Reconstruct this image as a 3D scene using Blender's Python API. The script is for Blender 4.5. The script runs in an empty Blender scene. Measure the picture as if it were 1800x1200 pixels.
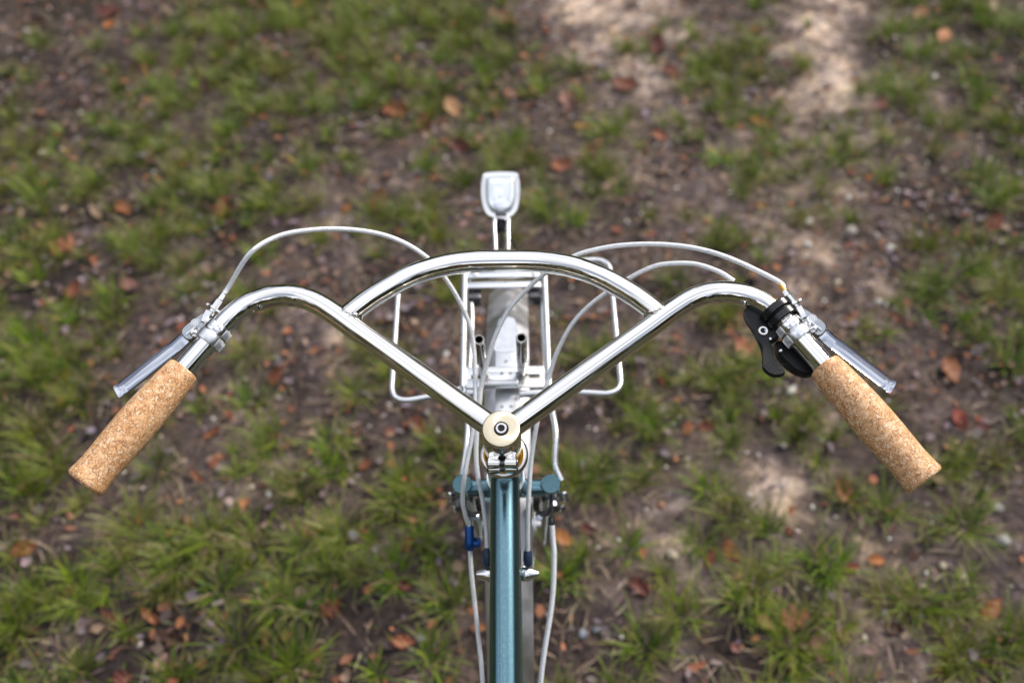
import bpy, bmesh, math, random
import numpy as np
from mathutils import Vector, Matrix

random.seed(7); rng = np.random.default_rng(7)
scene = bpy.context.scene
COL = scene.collection
R = math.radians

# ---------------------------------------------------------------- camera
cam_data = bpy.data.cameras.new('camera')
cam = bpy.data.objects.new('camera', cam_data); COL.objects.link(cam)
PITCH, YAW, ROLL = 0.71796105, -0.02098898, -0.03149104
_fw = Vector((math.sin(YAW)*math.sin(PITCH), math.cos(YAW)*math.sin(PITCH), -math.cos(PITCH)))
_r = _fw.cross(Vector((0, 0, 1))).normalized(); _u = _r.cross(_fw)
_c, _s = math.cos(ROLL), math.sin(ROLL)
_r, _u = _c*_r + _s*_u, -_s*_r + _c*_u
cam.matrix_world = Matrix(((_r.x, _u.x, -_fw.x, 0.02365), (_r.y, _u.y, -_fw.y, -0.54054), (_r.z, _u.z, -_fw.z, 1.65002), (0, 0, 0, 1)))
cam_data.sensor_width = 36; cam_data.lens = 35; cam_data.clip_start = 0.02; cam_data.clip_end = 2000
cam_data.dof.use_dof = True; cam_data.dof.focus_distance = 0.945; cam_data.dof.aperture_fstop = 3.1
scene.camera = cam

# ---------------------------------------------------------------- sky and sun
SUN_EL, SUN_AZ = R(40), R(52)          # azimuth measured from +Y towards +X
world = bpy.data.worlds.new('World'); scene.world = world; world.use_nodes = True
wn, wl = world.node_tree.nodes, world.node_tree.links
wn.clear()
sky = wn.new('ShaderNodeTexSky'); sky.sky_type = 'NISHITA'; sky.sun_disc = False
sky.sun_elevation = SUN_EL; sky.sun_rotation = SUN_AZ
sky.air_density = 1.0; sky.dust_density = 3.0; sky.ozone_density = 1.0
bg = wn.new('ShaderNodeBackground'); bg.inputs['Strength'].default_value = 0.11
# thin high cloud, drawn over the clear sky
tc = wn.new('ShaderNodeTexCoord')
mp = wn.new('ShaderNodeMapping'); mp.inputs['Scale'].default_value = (1.0, 1.0, 1.6)
cn = wn.new('ShaderNodeTexNoise'); cn.inputs['Scale'].default_value = 2.3; cn.inputs['Detail'].default_value = 6; cn.inputs['Roughness'].default_value = 0.55
cr = wn.new('ShaderNodeMapRange'); cr.inputs[1].default_value = 0.43; cr.inputs[2].default_value = 0.57; cr.inputs[3].default_value = 0.22; cr.inputs[4].default_value = 0.95
mx = wn.new('ShaderNodeMix'); mx.data_type = 'RGBA'
mx.inputs['B'].default_value = (9.5, 9.7, 10.2, 1)
wo = wn.new('ShaderNodeOutputWorld')
wl.new(tc.outputs['Generated'], mp.inputs['Vector']); wl.new(mp.outputs[0], cn.inputs['Vector'])
wl.new(cn.outputs['Fac'], cr.inputs[0]); wl.new(cr.outputs[0], mx.inputs['Factor'])
wl.new(sky.outputs[0], mx.inputs['A']); wl.new(mx.outputs['Result'], bg.inputs['Color']); wl.new(bg.outputs[0], wo.inputs['Surface'])
sun_d = bpy.data.lights.new('sun', 'SUN'); sun_d.energy = 3.0; sun_d.angle = R(9); sun_d.color = (1, 0.93, 0.82)
sun = bpy.data.objects.new('sun', sun_d); COL.objects.link(sun)
_sd = Vector((math.sin(SUN_AZ)*math.cos(SUN_EL), math.cos(SUN_AZ)*math.cos(SUN_EL), math.sin(SUN_EL)))
sun.rotation_euler = _sd.to_track_quat('Z', 'Y').to_euler()
scene.view_settings.view_transform = 'Standard'; scene.view_settings.look = 'None'
scene.view_settings.exposure = 0.45; scene.view_settings.gamma = 1.0; scene.view_settings.use_curve_mapping = False
scene.render.engine = 'CYCLES'
scene.cycles.max_bounces = 8; scene.cycles.sample_clamp_indirect = 6

# ---------------------------------------------------------------- helpers
def obj(name, bm, m, parent=None, smooth=True, label=None):
    me = bpy.data.meshes.new(name)
    if isinstance(bm, bmesh.types.BMesh):
        bmesh.ops.recalc_face_normals(bm, faces=bm.faces[:])
        bm.to_mesh(me); bm.free()
    else:
        me = bm
    if m is not None: me.materials.append(m)
    if smooth:
        me.polygons.foreach_set('use_smooth', [True]*len(me.polygons))
        try: me.set_sharp_from_angle(angle=R(38))
        except Exception: pass
    o = bpy.data.objects.new(name, me); COL.objects.link(o)
    if parent is not None: o.parent = parent
    if label: o['label'] = label
    return o
def empty(name, parent=None, loc=(0, 0, 0)):
    o = bpy.data.objects.new(name, None); o.location = loc; o.empty_display_size = .05; COL.objects.link(o)
    if parent is not None: o.parent = parent
    return o
def V(*a): return Vector(a)
def frame_of(t):
    t = t.normalized(); a = V(0, 0, 1) if abs(t.z) < .9 else V(1, 0, 0)
    n = t.cross(a).normalized(); return n, t.cross(n).normalized()
def spline(pts, n=8):
    """Catmull-Rom through pts"""
    pts = [Vector(p) for p in pts]; P = [2*pts[0]-pts[1]]+pts+[2*pts[-1]-pts[-2]]; out = []
    for i in range(1, len(P)-2):
        for k in range(n):
            t = k/n; a, b, c, d = P[i-1:i+3]
            out.append(.5*((2*b)+(-a+c)*t+(2*a-5*b+4*c-d)*t*t+(-a+3*b-3*c+d)*t**3))
    out.append(pts[-1]); return out
def fillet(pts, rad, n=8):
    """polyline with rounded corners"""
    pts = [Vector(p) for p in pts]; out = [pts[0]]
    rads = rad if isinstance(rad, (list, tuple)) else [rad]*(len(pts)-2)
    for i in range(1, len(pts)-1):
        a, b, c = pts[i-1:i+2]; r = rads[i-1]
        u = (a-b).normalized(); v = (c-b).normalized(); h = u.angle(v)/2
        d = min(r/math.tan(h), (a-b).length*.48, (c-b).length*.48)
        p0, p1 = b+u*d, b+v*d
        for k in range(n+1):
            t = k/n; out.append((1-t)**2*p0+2*t*(1-t)*b+t*t*p1)
    out.append(pts[-1]); return out
def add_tube(bm, pts, rad, seg=16, cap=True, scale=None):
    pts = [Vector(p) for p in pts]; n = len(pts)
    rad = rad if isinstance(rad, (list, tuple)) else [rad]*n
    t0 = (pts[1]-pts[0]).normalized(); nn, _ = frame_of(t0); rings = []; prev = t0
    for i in range(n):
        t = ((pts[min(i+1, n-1)]-pts[i]).normalized()+(pts[i]-pts[max(i-1, 0)]).normalized()).normalized() if 0 < i < n-1 else (pts[min(i+1, n-1)]-pts[max(i-1, 0)]).normalized()
        q = prev.rotation_difference(t); nn = q @ nn; prev = t
        nn = (nn-t*nn.dot(t)).normalized(); b = t.cross(nn)
        rings.append([bm.verts.new(pts[i]+(nn*math.cos(2*math.pi*k/seg)+b*math.sin(2*math.pi*k/seg))*rad[i]) for k in range(seg)])
    for i in range(n-1):
        for k in range(seg):
            bm.faces.new((rings[i][k], rings[i][(k+1) % seg], rings[i+1][(k+1) % seg], rings[i+1][k]))
    if cap:
        bm.faces.new(rings[0][::-1]); bm.faces.new(rings[-1])
def add_lathe(bm, prof, org, axis, seg=32, close=False):
    """prof: list of (distance along axis, radius)"""
    org = Vector(org); axis = Vector(axis).normalized(); n, b = frame_of(axis); rings = []
    for (d, r) in prof:
        c = org+axis*d
        if r < 1e-6: rings.append([bm.verts.new(c)])
        else: rings.append([bm.verts.new(c+(n*math.cos(2*math.pi*k/seg)+b*math.sin(2*math.pi*k/seg))*r) for k in range(seg)])
    m = len(rings)
    for i in range(m if close else m-1):
        A, B = rings[i], rings[(i+1) % m]
        for k in range(seg):
            k2 = (k+1) % seg
            if len(A) == 1 and len(B) == 1: continue
            if len(A) == 1: bm.faces.new((A[0], B[k], B[k2]))
            elif len(B) == 1: bm.faces.new((A[k], A[k2], B[0]))
            else: bm.faces.new((A[k], A[k2], B[k2], B[k]))
def add_box(bm, c, ax, ay, az, sx, sy, sz, bev=0.0):
    """box about c, axes ax, ay, az (unit), full sizes"""
    c = Vector(c); ax, ay, az = Vector(ax), Vector(ay), Vector(az)
    t = bmesh.new(); bmesh.ops.create_cube(t, size=1)
    for v in t.verts: v.co = Vector((v.co.x*sx, v.co.y*sy, v.co.z*sz))
    if bev > 0: bmesh.ops.bevel(t, geom=t.edges[:], offset=bev, segments=2, affect='EDGES', profile=.5)
    vm = {v: bm.verts.new(c+ax*v.co.x+ay*v.co.y+az*v.co.z) for v in t.verts}
    for f in t.faces: bm.faces.new([vm[v] for v in f.verts])
    t.free()
def add_prism(bm, outline, mapf, h0, h1, bev=0.0):
    """outline of (u, v); mapf(u, v, h) -> point; bevelled top edge by bev"""
    n = len(outline); cx = sum(p[0] for p in outline)/n; cy = sum(p[1] for p in outline)/n
    def shrink(p, d):
        u, v = p[0]-cx, p[1]-cy; l = math.hypot(u, v); k = max(0, (l-d)/l); return (cx+u*k, cy+v*k)
    levels = [(h0, bev), (h0+bev, 0), (h1-bev, 0), (h1, bev)] if bev > 0 else [(h0, 0), (h1, 0)]
    rings = [[bm.verts.new(mapf(*shrink(p, d), h)) for p in outline] for h, d in levels]
    for A, B in zip(rings, rings[1:]):
        for k in range(n): bm.faces.new((A[k], A[(k+1) % n], B[(k+1) % n], B[k]))
    bm.faces.new(rings[0][::-1]); bm.faces.new(rings[-1])
def smooth_loop(pts, n=5):
    P = [Vector((p[0], p[1], 0)) for p in pts]; m = len(P); out = []
    for i in range(m):
        a, b, c, d = P[i-1], P[i], P[(i+1) % m], P[(i+2) % m]
        for k in range(n):
            t = k/n; q = .5*((2*b)+(-a+c)*t+(2*a-5*b+4*c-d)*t*t+(-a+3*b-3*c+d)*t**3); out.append((q.x, q.y))
    return out
def BM(): return bmesh.new()

# ---------------------------------------------------------------- materials
def mat(name, base, metallic=0.0, rough=0.5, coat=0.0, spec=None, nodes=None):
    m = bpy.data.materials.new(name); m.use_nodes = True
    b = m.node_tree.nodes['Principled BSDF']
    b.inputs['Base Color'].default_value = (*base, 1); b.inputs['Metallic'].default_value = metallic; b.inputs['Roughness'].default_value = rough
    b.inputs['Coat Weight'].default_value = coat; b.inputs['Coat Roughness'].default_value = .06
    if spec is not None: b.inputs['Specular IOR Level'].default_value = spec
    if nodes: nodes(m.node_tree, b)
    return m
def n_(nt, t, **kw):
    n = nt.nodes.new(t)
    for k, v in kw.items():
        if k in n.inputs: n.inputs[k].default_value = v
        else: setattr(n, k, v)
    return n
def ramp(nt, stops, interp='LINEAR'):
    r = nt.nodes.new('ShaderNodeValToRGB'); r.color_ramp.interpolation = interp; e = r.color_ramp.elements
    while len(e) < len(stops): e.new(.5)
    for el, (p, c) in zip(e, stops): el.position = p; el.color = (*c, 1)
    return r
def smudge(scale=60, lo=.04, hi=.12, bump=0.0, bscale=300, aniso=None):
    """slight wear: roughness varied by noise and fine relief"""
    def f(nt, b):
        tc = n_(nt, 'ShaderNodeTexCoord'); no = n_(nt, 'ShaderNodeTexNoise', Scale=scale, Detail=5.0)
        mr = n_(nt, 'ShaderNodeMapRange'); mr.inputs[1].default_value = .35; mr.inputs[2].default_value = .7; mr.inputs[3].default_value = lo; mr.inputs[4].default_value = hi
        nt.links.new(tc.outputs['Object'], no.inputs['Vector']); nt.links.new(no.outputs['Fac'], mr.inputs[0]); nt.links.new(mr.outputs[0], b.inputs['Roughness'])
        if bump:
            n2 = n_(nt, 'ShaderNodeTexNoise', Scale=bscale, Detail=3.0); bp = n_(nt, 'ShaderNodeBump', Strength=bump, Distance=.001)
            nt.links.new(tc.outputs['Object'], n2.inputs['Vector']); nt.links.new(n2.outputs['Fac'], bp.inputs['Height']); nt.links.new(bp.outputs[0], b.inputs['Normal'])
    return f
M = {}
M['chrome'] = mat('polished_nickel', (.87, .85, .82), 1, .05, nodes=smudge(90, .015, .07, .04, 45))
M['silver'] = mat('polished_alloy', (.82, .82, .83), 1, .2, nodes=smudge(120, .12, .26))
M['darkened_chrome'] = mat('nickel_dark_reflection', (.36, .35, .34), 1, .14, nodes=smudge(90, .1, .2))  # nickel of the posts, dark reflections put into its base colour
M['satin'] = mat('satin_alloy', (.74, .75, .78), 1, .35, nodes=smudge(80, .24, .38))
M['rack'] = mat('bright_rack_steel', (.80, .82, .86), .9, .38, nodes=smudge(100, .26, .42))
M['fender'] = mat('dull_alloy_mudguard', (.72, .73, .80), 1, .4, nodes=smudge(30, .36, .60, .25, 110))
M['steel_dark'] = mat('dark_steel', (.12, .12, .13), .9, .35, nodes=smudge(100, .3, .45))
M['black'] = mat('black_plastic', (.009, .010, .012), 0, .42, spec=.3, nodes=smudge(200, .38, .5))
M['black_gloss'] = mat('black_band', (.008, .009, .012), 0, .25, nodes=smudge(200, .2, .32))
M['blue'] = mat('blue_anodised', (.02, .09, .32), .7, .3)
M['ferrule'] = mat('dark_blue_rubber_boot', (.03, .05, .10), 0, .35)
M['amber'] = mat('brass_ferrule', (.65, .36, .08), .7, .3)
M['glass'] = mat('lamp_glass', (.74, .79, .83), 0.7, .12, coat=1)
M['tyre'] = mat('black_tyre_rubber', (.03, .03, .03), 0, .75, nodes=smudge(60, .65, .85, .4, 300))
M['leather'] = mat('brown_leather', (.16, .07, .03), 0, .45, nodes=smudge(40, .35, .55, .2, 300))
def cap_nodes(nt, b):
    # turned face: fine concentric grooves
    tc = n_(nt, 'ShaderNodeTexCoord'); w = n_(nt, 'ShaderNodeTexWave', Scale=260.0, wave_type='RINGS', rings_direction='Z'); bp = n_(nt, 'ShaderNodeBump', Strength=.12, Distance=.0002)
    nt.links.new(tc.outputs['Object'], w.inputs['Vector']); nt.links.new(w.outputs['Fac'], bp.inputs['Height']); nt.links.new(bp.outputs[0], b.inputs['Normal'])
    b.inputs['Anisotropic'].default_value = .85
    tg = n_(nt, 'ShaderNodeTangent', direction_type='RADIAL', axis='Z'); nt.links.new(tg.outputs[0], b.inputs['Tangent'])
M['cap'] = mat('champagne_alloy_turned', (.88, .77, .57), 1, .34, nodes=cap_nodes)
M['ring'] = mat('silver_alloy_turned', (.84, .82, .82), 1, .24, nodes=cap_nodes)
M['gold'] = mat('gold_alloy', (.62, .45, .16), 1, .28, nodes=cap_nodes)
def teal_nodes(nt, b):
    tc = n_(nt, 'ShaderNodeTexCoord'); v = n_(nt, 'ShaderNodeTexVoronoi', Scale=2600.0)
    r = ramp(nt, [(0, (.09, .19, .24)), (.75, (.145, .28, .34)), (1, (.32, .50, .56))])
    nt.links.new(tc.outputs['Object'], v.inputs['Vector']); nt.links.new(v.outputs['Color'], r.inputs[0]); nt.links.new(r.outputs[0], b.inputs['Base Color'])
    n2 = n_(nt, 'ShaderNodeTexNoise', Scale=700.0, Detail=2.0); bp = n_(nt, 'ShaderNodeBump', Strength=.12, Distance=.0005)
    nt.links.new(tc.outputs['Object'], n2.inputs['Vector']); nt.links.new(n2.outputs['Fac'], bp.inputs['Height']); nt.links.new(bp.outputs[0], b.inputs['Normal'])
M['teal'] = mat('teal_metallic_paint', (.05, .22, .27), .96, .22, coat=.5, nodes=teal_nodes)
def cable_nodes(nt, b):
    tc = n_(nt, 'ShaderNodeTexCoord'); v = n_(nt, 'ShaderNodeTexVoronoi', Scale=520.0)
    r = ramp(nt, [(0, (.72, .75, .81)), (.6, (.82, .84, .88)), (1, (.52, .56, .64))]); bp = n_(nt, 'ShaderNodeBump', Strength=.5, Distance=.0006)
    nt.links.new(tc.outputs['Object'], v.inputs['Vector']); nt.links.new(v.outputs['Distance'], r.inputs[0]); nt.links.new(r.outputs[0], b.inputs['Base Color'])
    nt.links.new(v.outputs['Distance'], bp.inputs['Height']); nt.links.new(bp.outputs[0], b.inputs['Normal'])
M['cable'] = mat('braided_grey_housing', (.66, .70, .76), .15, .42, nodes=cable_nodes)
def cork_nodes(nt, b):
    L = nt.links
    tc = n_(nt, 'ShaderNodeTexCoord')
    nz = n_(nt, 'ShaderNodeTexNoise', Scale=150.0, Detail=4.0, Roughness=.6)
    L.new(tc.outputs['Object'], nz.inputs['Vector'])
    sc = n_(nt, 'ShaderNodeVectorMath', operation='SCALE'); sc.inputs['Scale'].default_value = .010
    sb = n_(nt, 'ShaderNodeVectorMath', operation='SUBTRACT'); sb.inputs[1].default_value = (.5, .5, .5)
    ad = n_(nt, 'ShaderNodeVectorMath', operation='ADD')
    L.new(nz.outputs['Color'], sb.inputs[0]); L.new(sb.outputs[0], sc.inputs[0]); L.new(sc.outputs[0], ad.inputs[0]); L.new(tc.outputs['Object'], ad.inputs[1])
    v1 = n_(nt, 'ShaderNodeTexVoronoi', Scale=290.0); v2 = n_(nt, 'ShaderNodeTexVoronoi', Scale=290.0, feature='DISTANCE_TO_EDGE')
    v3 = n_(nt, 'ShaderNodeTexVoronoi', Scale=620.0, feature='DISTANCE_TO_EDGE')
    for v in (v1, v2, v3): L.new(ad.outputs[0], v.inputs['Vector'])
    cell = ramp(nt, [(0, (.64, .32, .14)), (.35, (.80, .45, .21)), (.6, (.87, .54, .30)), (.85, (.92, .65, .42)), (1, (.93, .76, .56))])
    L.new(v1.outputs['Color'], cell.inputs[0])
    big = n_(nt, 'ShaderNodeTexNoise', Scale=110.0, Detail=3.0); L.new(tc.outputs['Object'], big.inputs['Vector'])
    # dark seams only here and there
    e = n_(nt, 'ShaderNodeMapRange'); e.inputs[1].default_value = .0; e.inputs[2].default_value = .13; e.inputs[3].default_value = 1; e.inputs[4].default_value = 0
    L.new(v2.outputs['Distance'], e.inputs[0])
    g = n_(nt, 'ShaderNodeMapRange'); g.inputs[1].default_value = .30; g.inputs[2].default_value = .50; g.inputs[3].default_value = .15; L.new(big.outputs['Fac'], g.inputs[0])
    mu = n_(nt, 'ShaderNodeMath', operation='MULTIPLY'); L.new(e.outputs[0], mu.inputs[0]); L.new(g.outputs[0], mu.inputs[1])
    e3 = n_(nt, 'ShaderNodeMapRange'); e3.inputs[1].default_value = .0; e3.inputs[2].default_value = .08; e3.inputs[3].default_value = .7; e3.inputs[4].default_value = 0
    L.new(v3.outputs['Distance'], e3.inputs[0])
    mx2 = n_(nt, 'ShaderNodeMath', operation='MAXIMUM'); L.new(mu.outputs[0], mx2.inputs[0]); L.new(e3.outputs[0], mx2.inputs[1])
    m2 = n_(nt, 'ShaderNodeMix', data_type='RGBA'); m2.inputs['B'].default_value = (.22, .085, .03, 1)
    L.new(mx2.outputs[0], m2.inputs['Factor']); L.new(cell.outputs[0], m2.inputs['A']); L.new(m2.outputs['Result'], b.inputs['Base Color'])
    bp = n_(nt, 'ShaderNodeBump', Strength=.45, Distance=.0006); bp.invert = True; L.new(mx2.outputs[0], bp.inputs['Height']); L.new(bp.outputs[0], b.inputs['Normal'])
M['cork'] = mat('cork', (.7, .4, .17), 0, .55, nodes=cork_nodes)
def attr_nodes(rough=.6, transl=.0):
    def f(nt, b):
        a = n_(nt, 'ShaderNodeVertexColor'); a.layer_name = 'tint'
        nt.links.new(a.outputs['Color'], b.inputs['Base Color'])
        if transl:
            tr = n_(nt, 'ShaderNodeBsdfTranslucent'); ms = n_(nt, 'ShaderNodeMixShader'); ms.inputs[0].default_value = transl
            nt.links.new(a.outputs['Color'], tr.inputs['Color']); nt.links.new(b.outputs[0], ms.inputs[1]); nt.links.new(tr.outputs[0], ms.inputs[2])
            nt.links.new(ms.outputs[0], nt.nodes['Material Output'].inputs['Surface'])
    return f
M['grass'] = mat('grass_blade', (.1, .15, .03), 0, .45, nodes=attr_nodes(transl=.3), spec=.35)
M['litter'] = mat('dry_litter', (.2, .15, .1), 0, .7, nodes=attr_nodes(), spec=.25)
M['stone'] = mat('gravel_stone', (.4, .36, .3), 0, .6, nodes=attr_nodes(), spec=.4)
def leaf_mat(name, c1, c2, k=.62):
    c1 = tuple(x*k for x in c1); c2 = tuple(x*k for x in c2)
    def f(nt, b):
        tc = n_(nt, 'ShaderNodeTexCoord'); no = n_(nt, 'ShaderNodeTexNoise', Scale=45.0, Detail=5.0)
        r = ramp(nt, [(.35, c1), (.68, c2)]); nt.links.new(tc.outputs['Object'], no.inputs['Vector']); nt.links.new(no.outputs['Fac'], r.inputs[0]); nt.links.new(r.outputs[0], b.inputs['Base Color'])
        bp = n_(nt, 'ShaderNodeBump', Strength=.3, Distance=.002); nt.links.new(no.outputs['Fac'], bp.inputs['Height']); nt.links.new(bp.outputs[0], b.inputs['Normal'])
    return mat(name, c1, 0, .55, nodes=f, spec=.3)
LEAFM = {'orange': leaf_mat('orange_leaf', (.48, .15, .04), (.60, .26, .09)), 'orangebrown': leaf_mat('orange_brown_leaf', (.24, .075, .025), (.40, .15, .06)),
 'rust': leaf_mat('rust_leaf', (.17, .045, .02), (.28, .09, .045)), 'darkbrown': leaf_mat('dark_brown_leaf', (.06, .028, .018), (.12, .055, .035)),
 'tan': leaf_mat('tan_leaf', (.34, .22, .15), (.45, .32, .22)), 'yellow': leaf_mat('yellow_leaf', (.48, .28, .04), (.55, .36, .08)),
 'paleorange': leaf_mat('pale_orange_leaf', (.48, .23, .10), (.58, .32, .17)), 'pink': leaf_mat('dusty_pink_leaf', (.32, .13, .11), (.45, .22, .19)),
 'ochre': leaf_mat('ochre_leaf', (.42, .23, .05), (.52, .31, .10)), 'salmon': leaf_mat('salmon_leaf', (.38, .12, .06), (.52, .20, .12)),
 'pinktan': leaf_mat('pinkish_tan_leaf', (.45, .27, .22), (.58, .38, .31)), 'darkred': leaf_mat('dark_red_leaf', (.11, .025, .02), (.20, .055, .04)),
 'red': leaf_mat('red_leaf', (.28, .045, .035), (.36, .08, .05))}
def stone_mat(name, c):
    return leaf_mat(name, tuple(x*.75 for x in c), c, .85)
STONEM = {'white': stone_mat('white_stone', (.72, .70, .66)), 'cream': stone_mat('cream_stone', (.58, .50, .38)), 'pale': stone_mat('pale_stone', (.45, .40, .36)),
 'grey': stone_mat('grey_stone', (.34, .33, .32)), 'pinkish': stone_mat('pinkish_stone', (.50, .38, .34)), 'rusty': stone_mat('rusty_stone', (.48, .23, .12)), 'bluish': stone_mat('bluish_stone', (.30, .34, .42))}
GRASS_MAP = ['555555555555323553432344513555555555555', '555555555555324553432344512555555555555', '555555555554334643432344533455555555555', '666666666665456643432245555533333333333', '444444444334665345542124343411111111111', '444444444443332435444422234533333333333', '555555555542123334323442244444444444445', '666666666652233133222342444335555555555', '666666666653133253333233543425555555555', '666666666653132352332234432445666666666', '666666666553111242333134421345666666666', '666666665455433344444224421134555555555', '555555554466654345454323432224555555555', '555555555566664345455422454333455555555', '666666666667764344356533355433355555555', '555555556677765543445543455543345555555', '444444456777777643444544554544345555555', '333333356777777754554544666545444444444', '333333335787778776655443677545443333333', '333333225787788887655433677534554333333', '333332125687788887654323565424555444444', '222222134677778887653113444323566444444', '222221124678778887643112343322456544444', '222221134778778887643112344322456544444', '222221235788778887643112344321356544444', '222221235788778887643102344321356654444', '222211246788778887643102344321255654444']
SAND_MAP = ['111111111111222222223332253222222222222', '111111111111222222223332254222222222222', '111111111112222222223432244222222222222', '111111111112322222223443343222223333333', '222222222223223332223454445344444444444', '222222222223334332223456753344444444444', '222222222223444333333345543333333333332', '222222222224443443333334333332222222222', '222222222223433433333333333332222222222', '222222222223444433333333334432222222222', '222222222233444433333333345443222222222', '222222222223334333333443345543222222222', '222222222222234333333444445543222222222', '222222222222234433333344445543322222222', '222222222222234443333344555554322222222', '222222222222233344333344455555433333333', '222222222233222245333344456565433333333', '222222222232222244333445444665443222222', '222222222222222233233455323685443222222', '222222222222222222234566422585432222222', '222222222222222222234676433586332111111', '222222223222222222345786544576322111111', '222222233222222222345887544577432111111', '222222233222222222345887544467432211111', '222222233222222222345787544468532211111', '222222332222222222345797644468632211111', '222222332222222222345797654457643221111']
TUFTS = [(-1.39, 1.75, 3), (-1.44, 2.13, 2), (-0.97, 2.04, 2), (-0.75, 1.78, 2), (-0.62, 1.76, 2), (-0.78, 1.65, 2), (-1.08, 1.47, 2), (-1.08, 2.02, 2), (-0.72, 2.19, 2), (-0.58, 2.09, 2), (-0.51, 2.24, 2), (-0.39, 1.99, 3), (-0.28, 2.23, 2), (-0.11, 2.2, 2), (-0.21, 1.84, 3), (-0.09, 1.94, 2), (-0.34, 1.88, 2), (-0.45, 2.14, 2), (-0.01, 2.01, 2), (0.09, 1.86, 2), (0.18, 1.94, 2), (0.33, 2.03, 2), (0.6, 1.96, 3), (0.66, 2.01, 3), (0.69, 1.9, 2), (0.83, 1.92, 2), (0.53, 1.85, 2), (0.59, 1.74, 2), (0.24, 1.63, 2), (0.27, 1.65, 2), (-0.33, 1.64, 2), (-0.23, 1.49, 2), (0.04, 1.51, 2), (0.08, 1.31, 3), (-0.23, 1.34, 3), (-0.29, 1.32, 2), (0.2, 1.48, 2), (0.86, 1.57, 2), (0.98, 1.58, 2), (0.61, 1.5, 2), (0.78, 1.39, 2), (0.94, 1.42, 2), (0.69, 1.28, 2), (1.13, 2.09, 3), (1.22, 2.12, 2), (1.18, 1.43, 3), (1.19, 1.36, 2), (-0.93, 1.06, 2), (-1.07, 0.91, 3), (-0.97, 0.84, 3), (-0.92, 0.99, 2), (-0.93, 1.23, 3), (-0.85, 1.17, 2), (-0.91, 1.21, 2), (-0.59, 0.88, 3), (-0.56, 0.75, 2), (-0.61, 1.18, 2), (-0.32, 0.87, 3), (-0.26, 0.81, 2), (-0.34, 0.76, 2), (-0.15, 1.1, 2), (-1.12, 1.22, 2), (-0.92, 0.76, 3), (0.37, 1.07, 2), (0.44, 0.96, 2), (0.96, 1.05, 3), (1.1, 1.01, 3), (1.06, 0.81, 3), (1.01, 0.88, 2), (0.53, 0.82, 3), (0.48, 0.81, 2), (0.6, 0.69, 2), (0.57, 0.63, 2), (0.26, 0.68, 2), (0.28, 0.65, 2), (0.23, 0.75, 2), (0.42, 0.62, 2), (0.48, 0.96, 2), (-0.99, 0.67, 3), (-0.92, 0.57, 2), (-1.01, 0.57, 2), (-0.72, 0.58, 2), (-0.42, 0.52, 3), (-0.23, 0.48, 3), (-0.18, 0.41, 2), (0.13, 0.52, 4), (0.17, 0.55, 3), (0.08, 0.56, 2), (-0.73, 0.44, 4), (-0.65, 0.4, 3), (-0.57, 0.41, 4), (-0.49, 0.4, 3), (-0.42, 0.33, 2), (-0.88, 0.31, 3), (-0.89, 0.25, 4), (-0.79, 0.29, 2), (-0.48, 0.2, 4), (-0.38, 0.16, 3), (-0.34, 0.35, 2), (-0.12, 0.28, 3), (-0.15, 0.18, 2), (-0.33, 0.42, 3), (-0.22, 0.34, 3), (0.41, 0.45, 3), (0.47, 0.42, 2), (0.56, 0.34, 4), (0.63, 0.49, 2), (0.34, 0.39, 2), (0.43, 0.31, 3), (0.47, 0.19, 4), (0.7, 0.46, 2), (0.84, 0.43, 3), (0.77, 0.56, 2), (0.83, 0.54, 2), (0.72, 0.27, 3), (0.66, 0.28, 2), (0.78, 0.27, 2), (0.77, 0.17, 3), (0.84, 0.19, 3), (0.29, 0.25, 3), (0.22, 0.19, 3), (0.4, 0.27, 3), (0.08, 0.33, 3), (0.37, 0.51, 2)]
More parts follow.
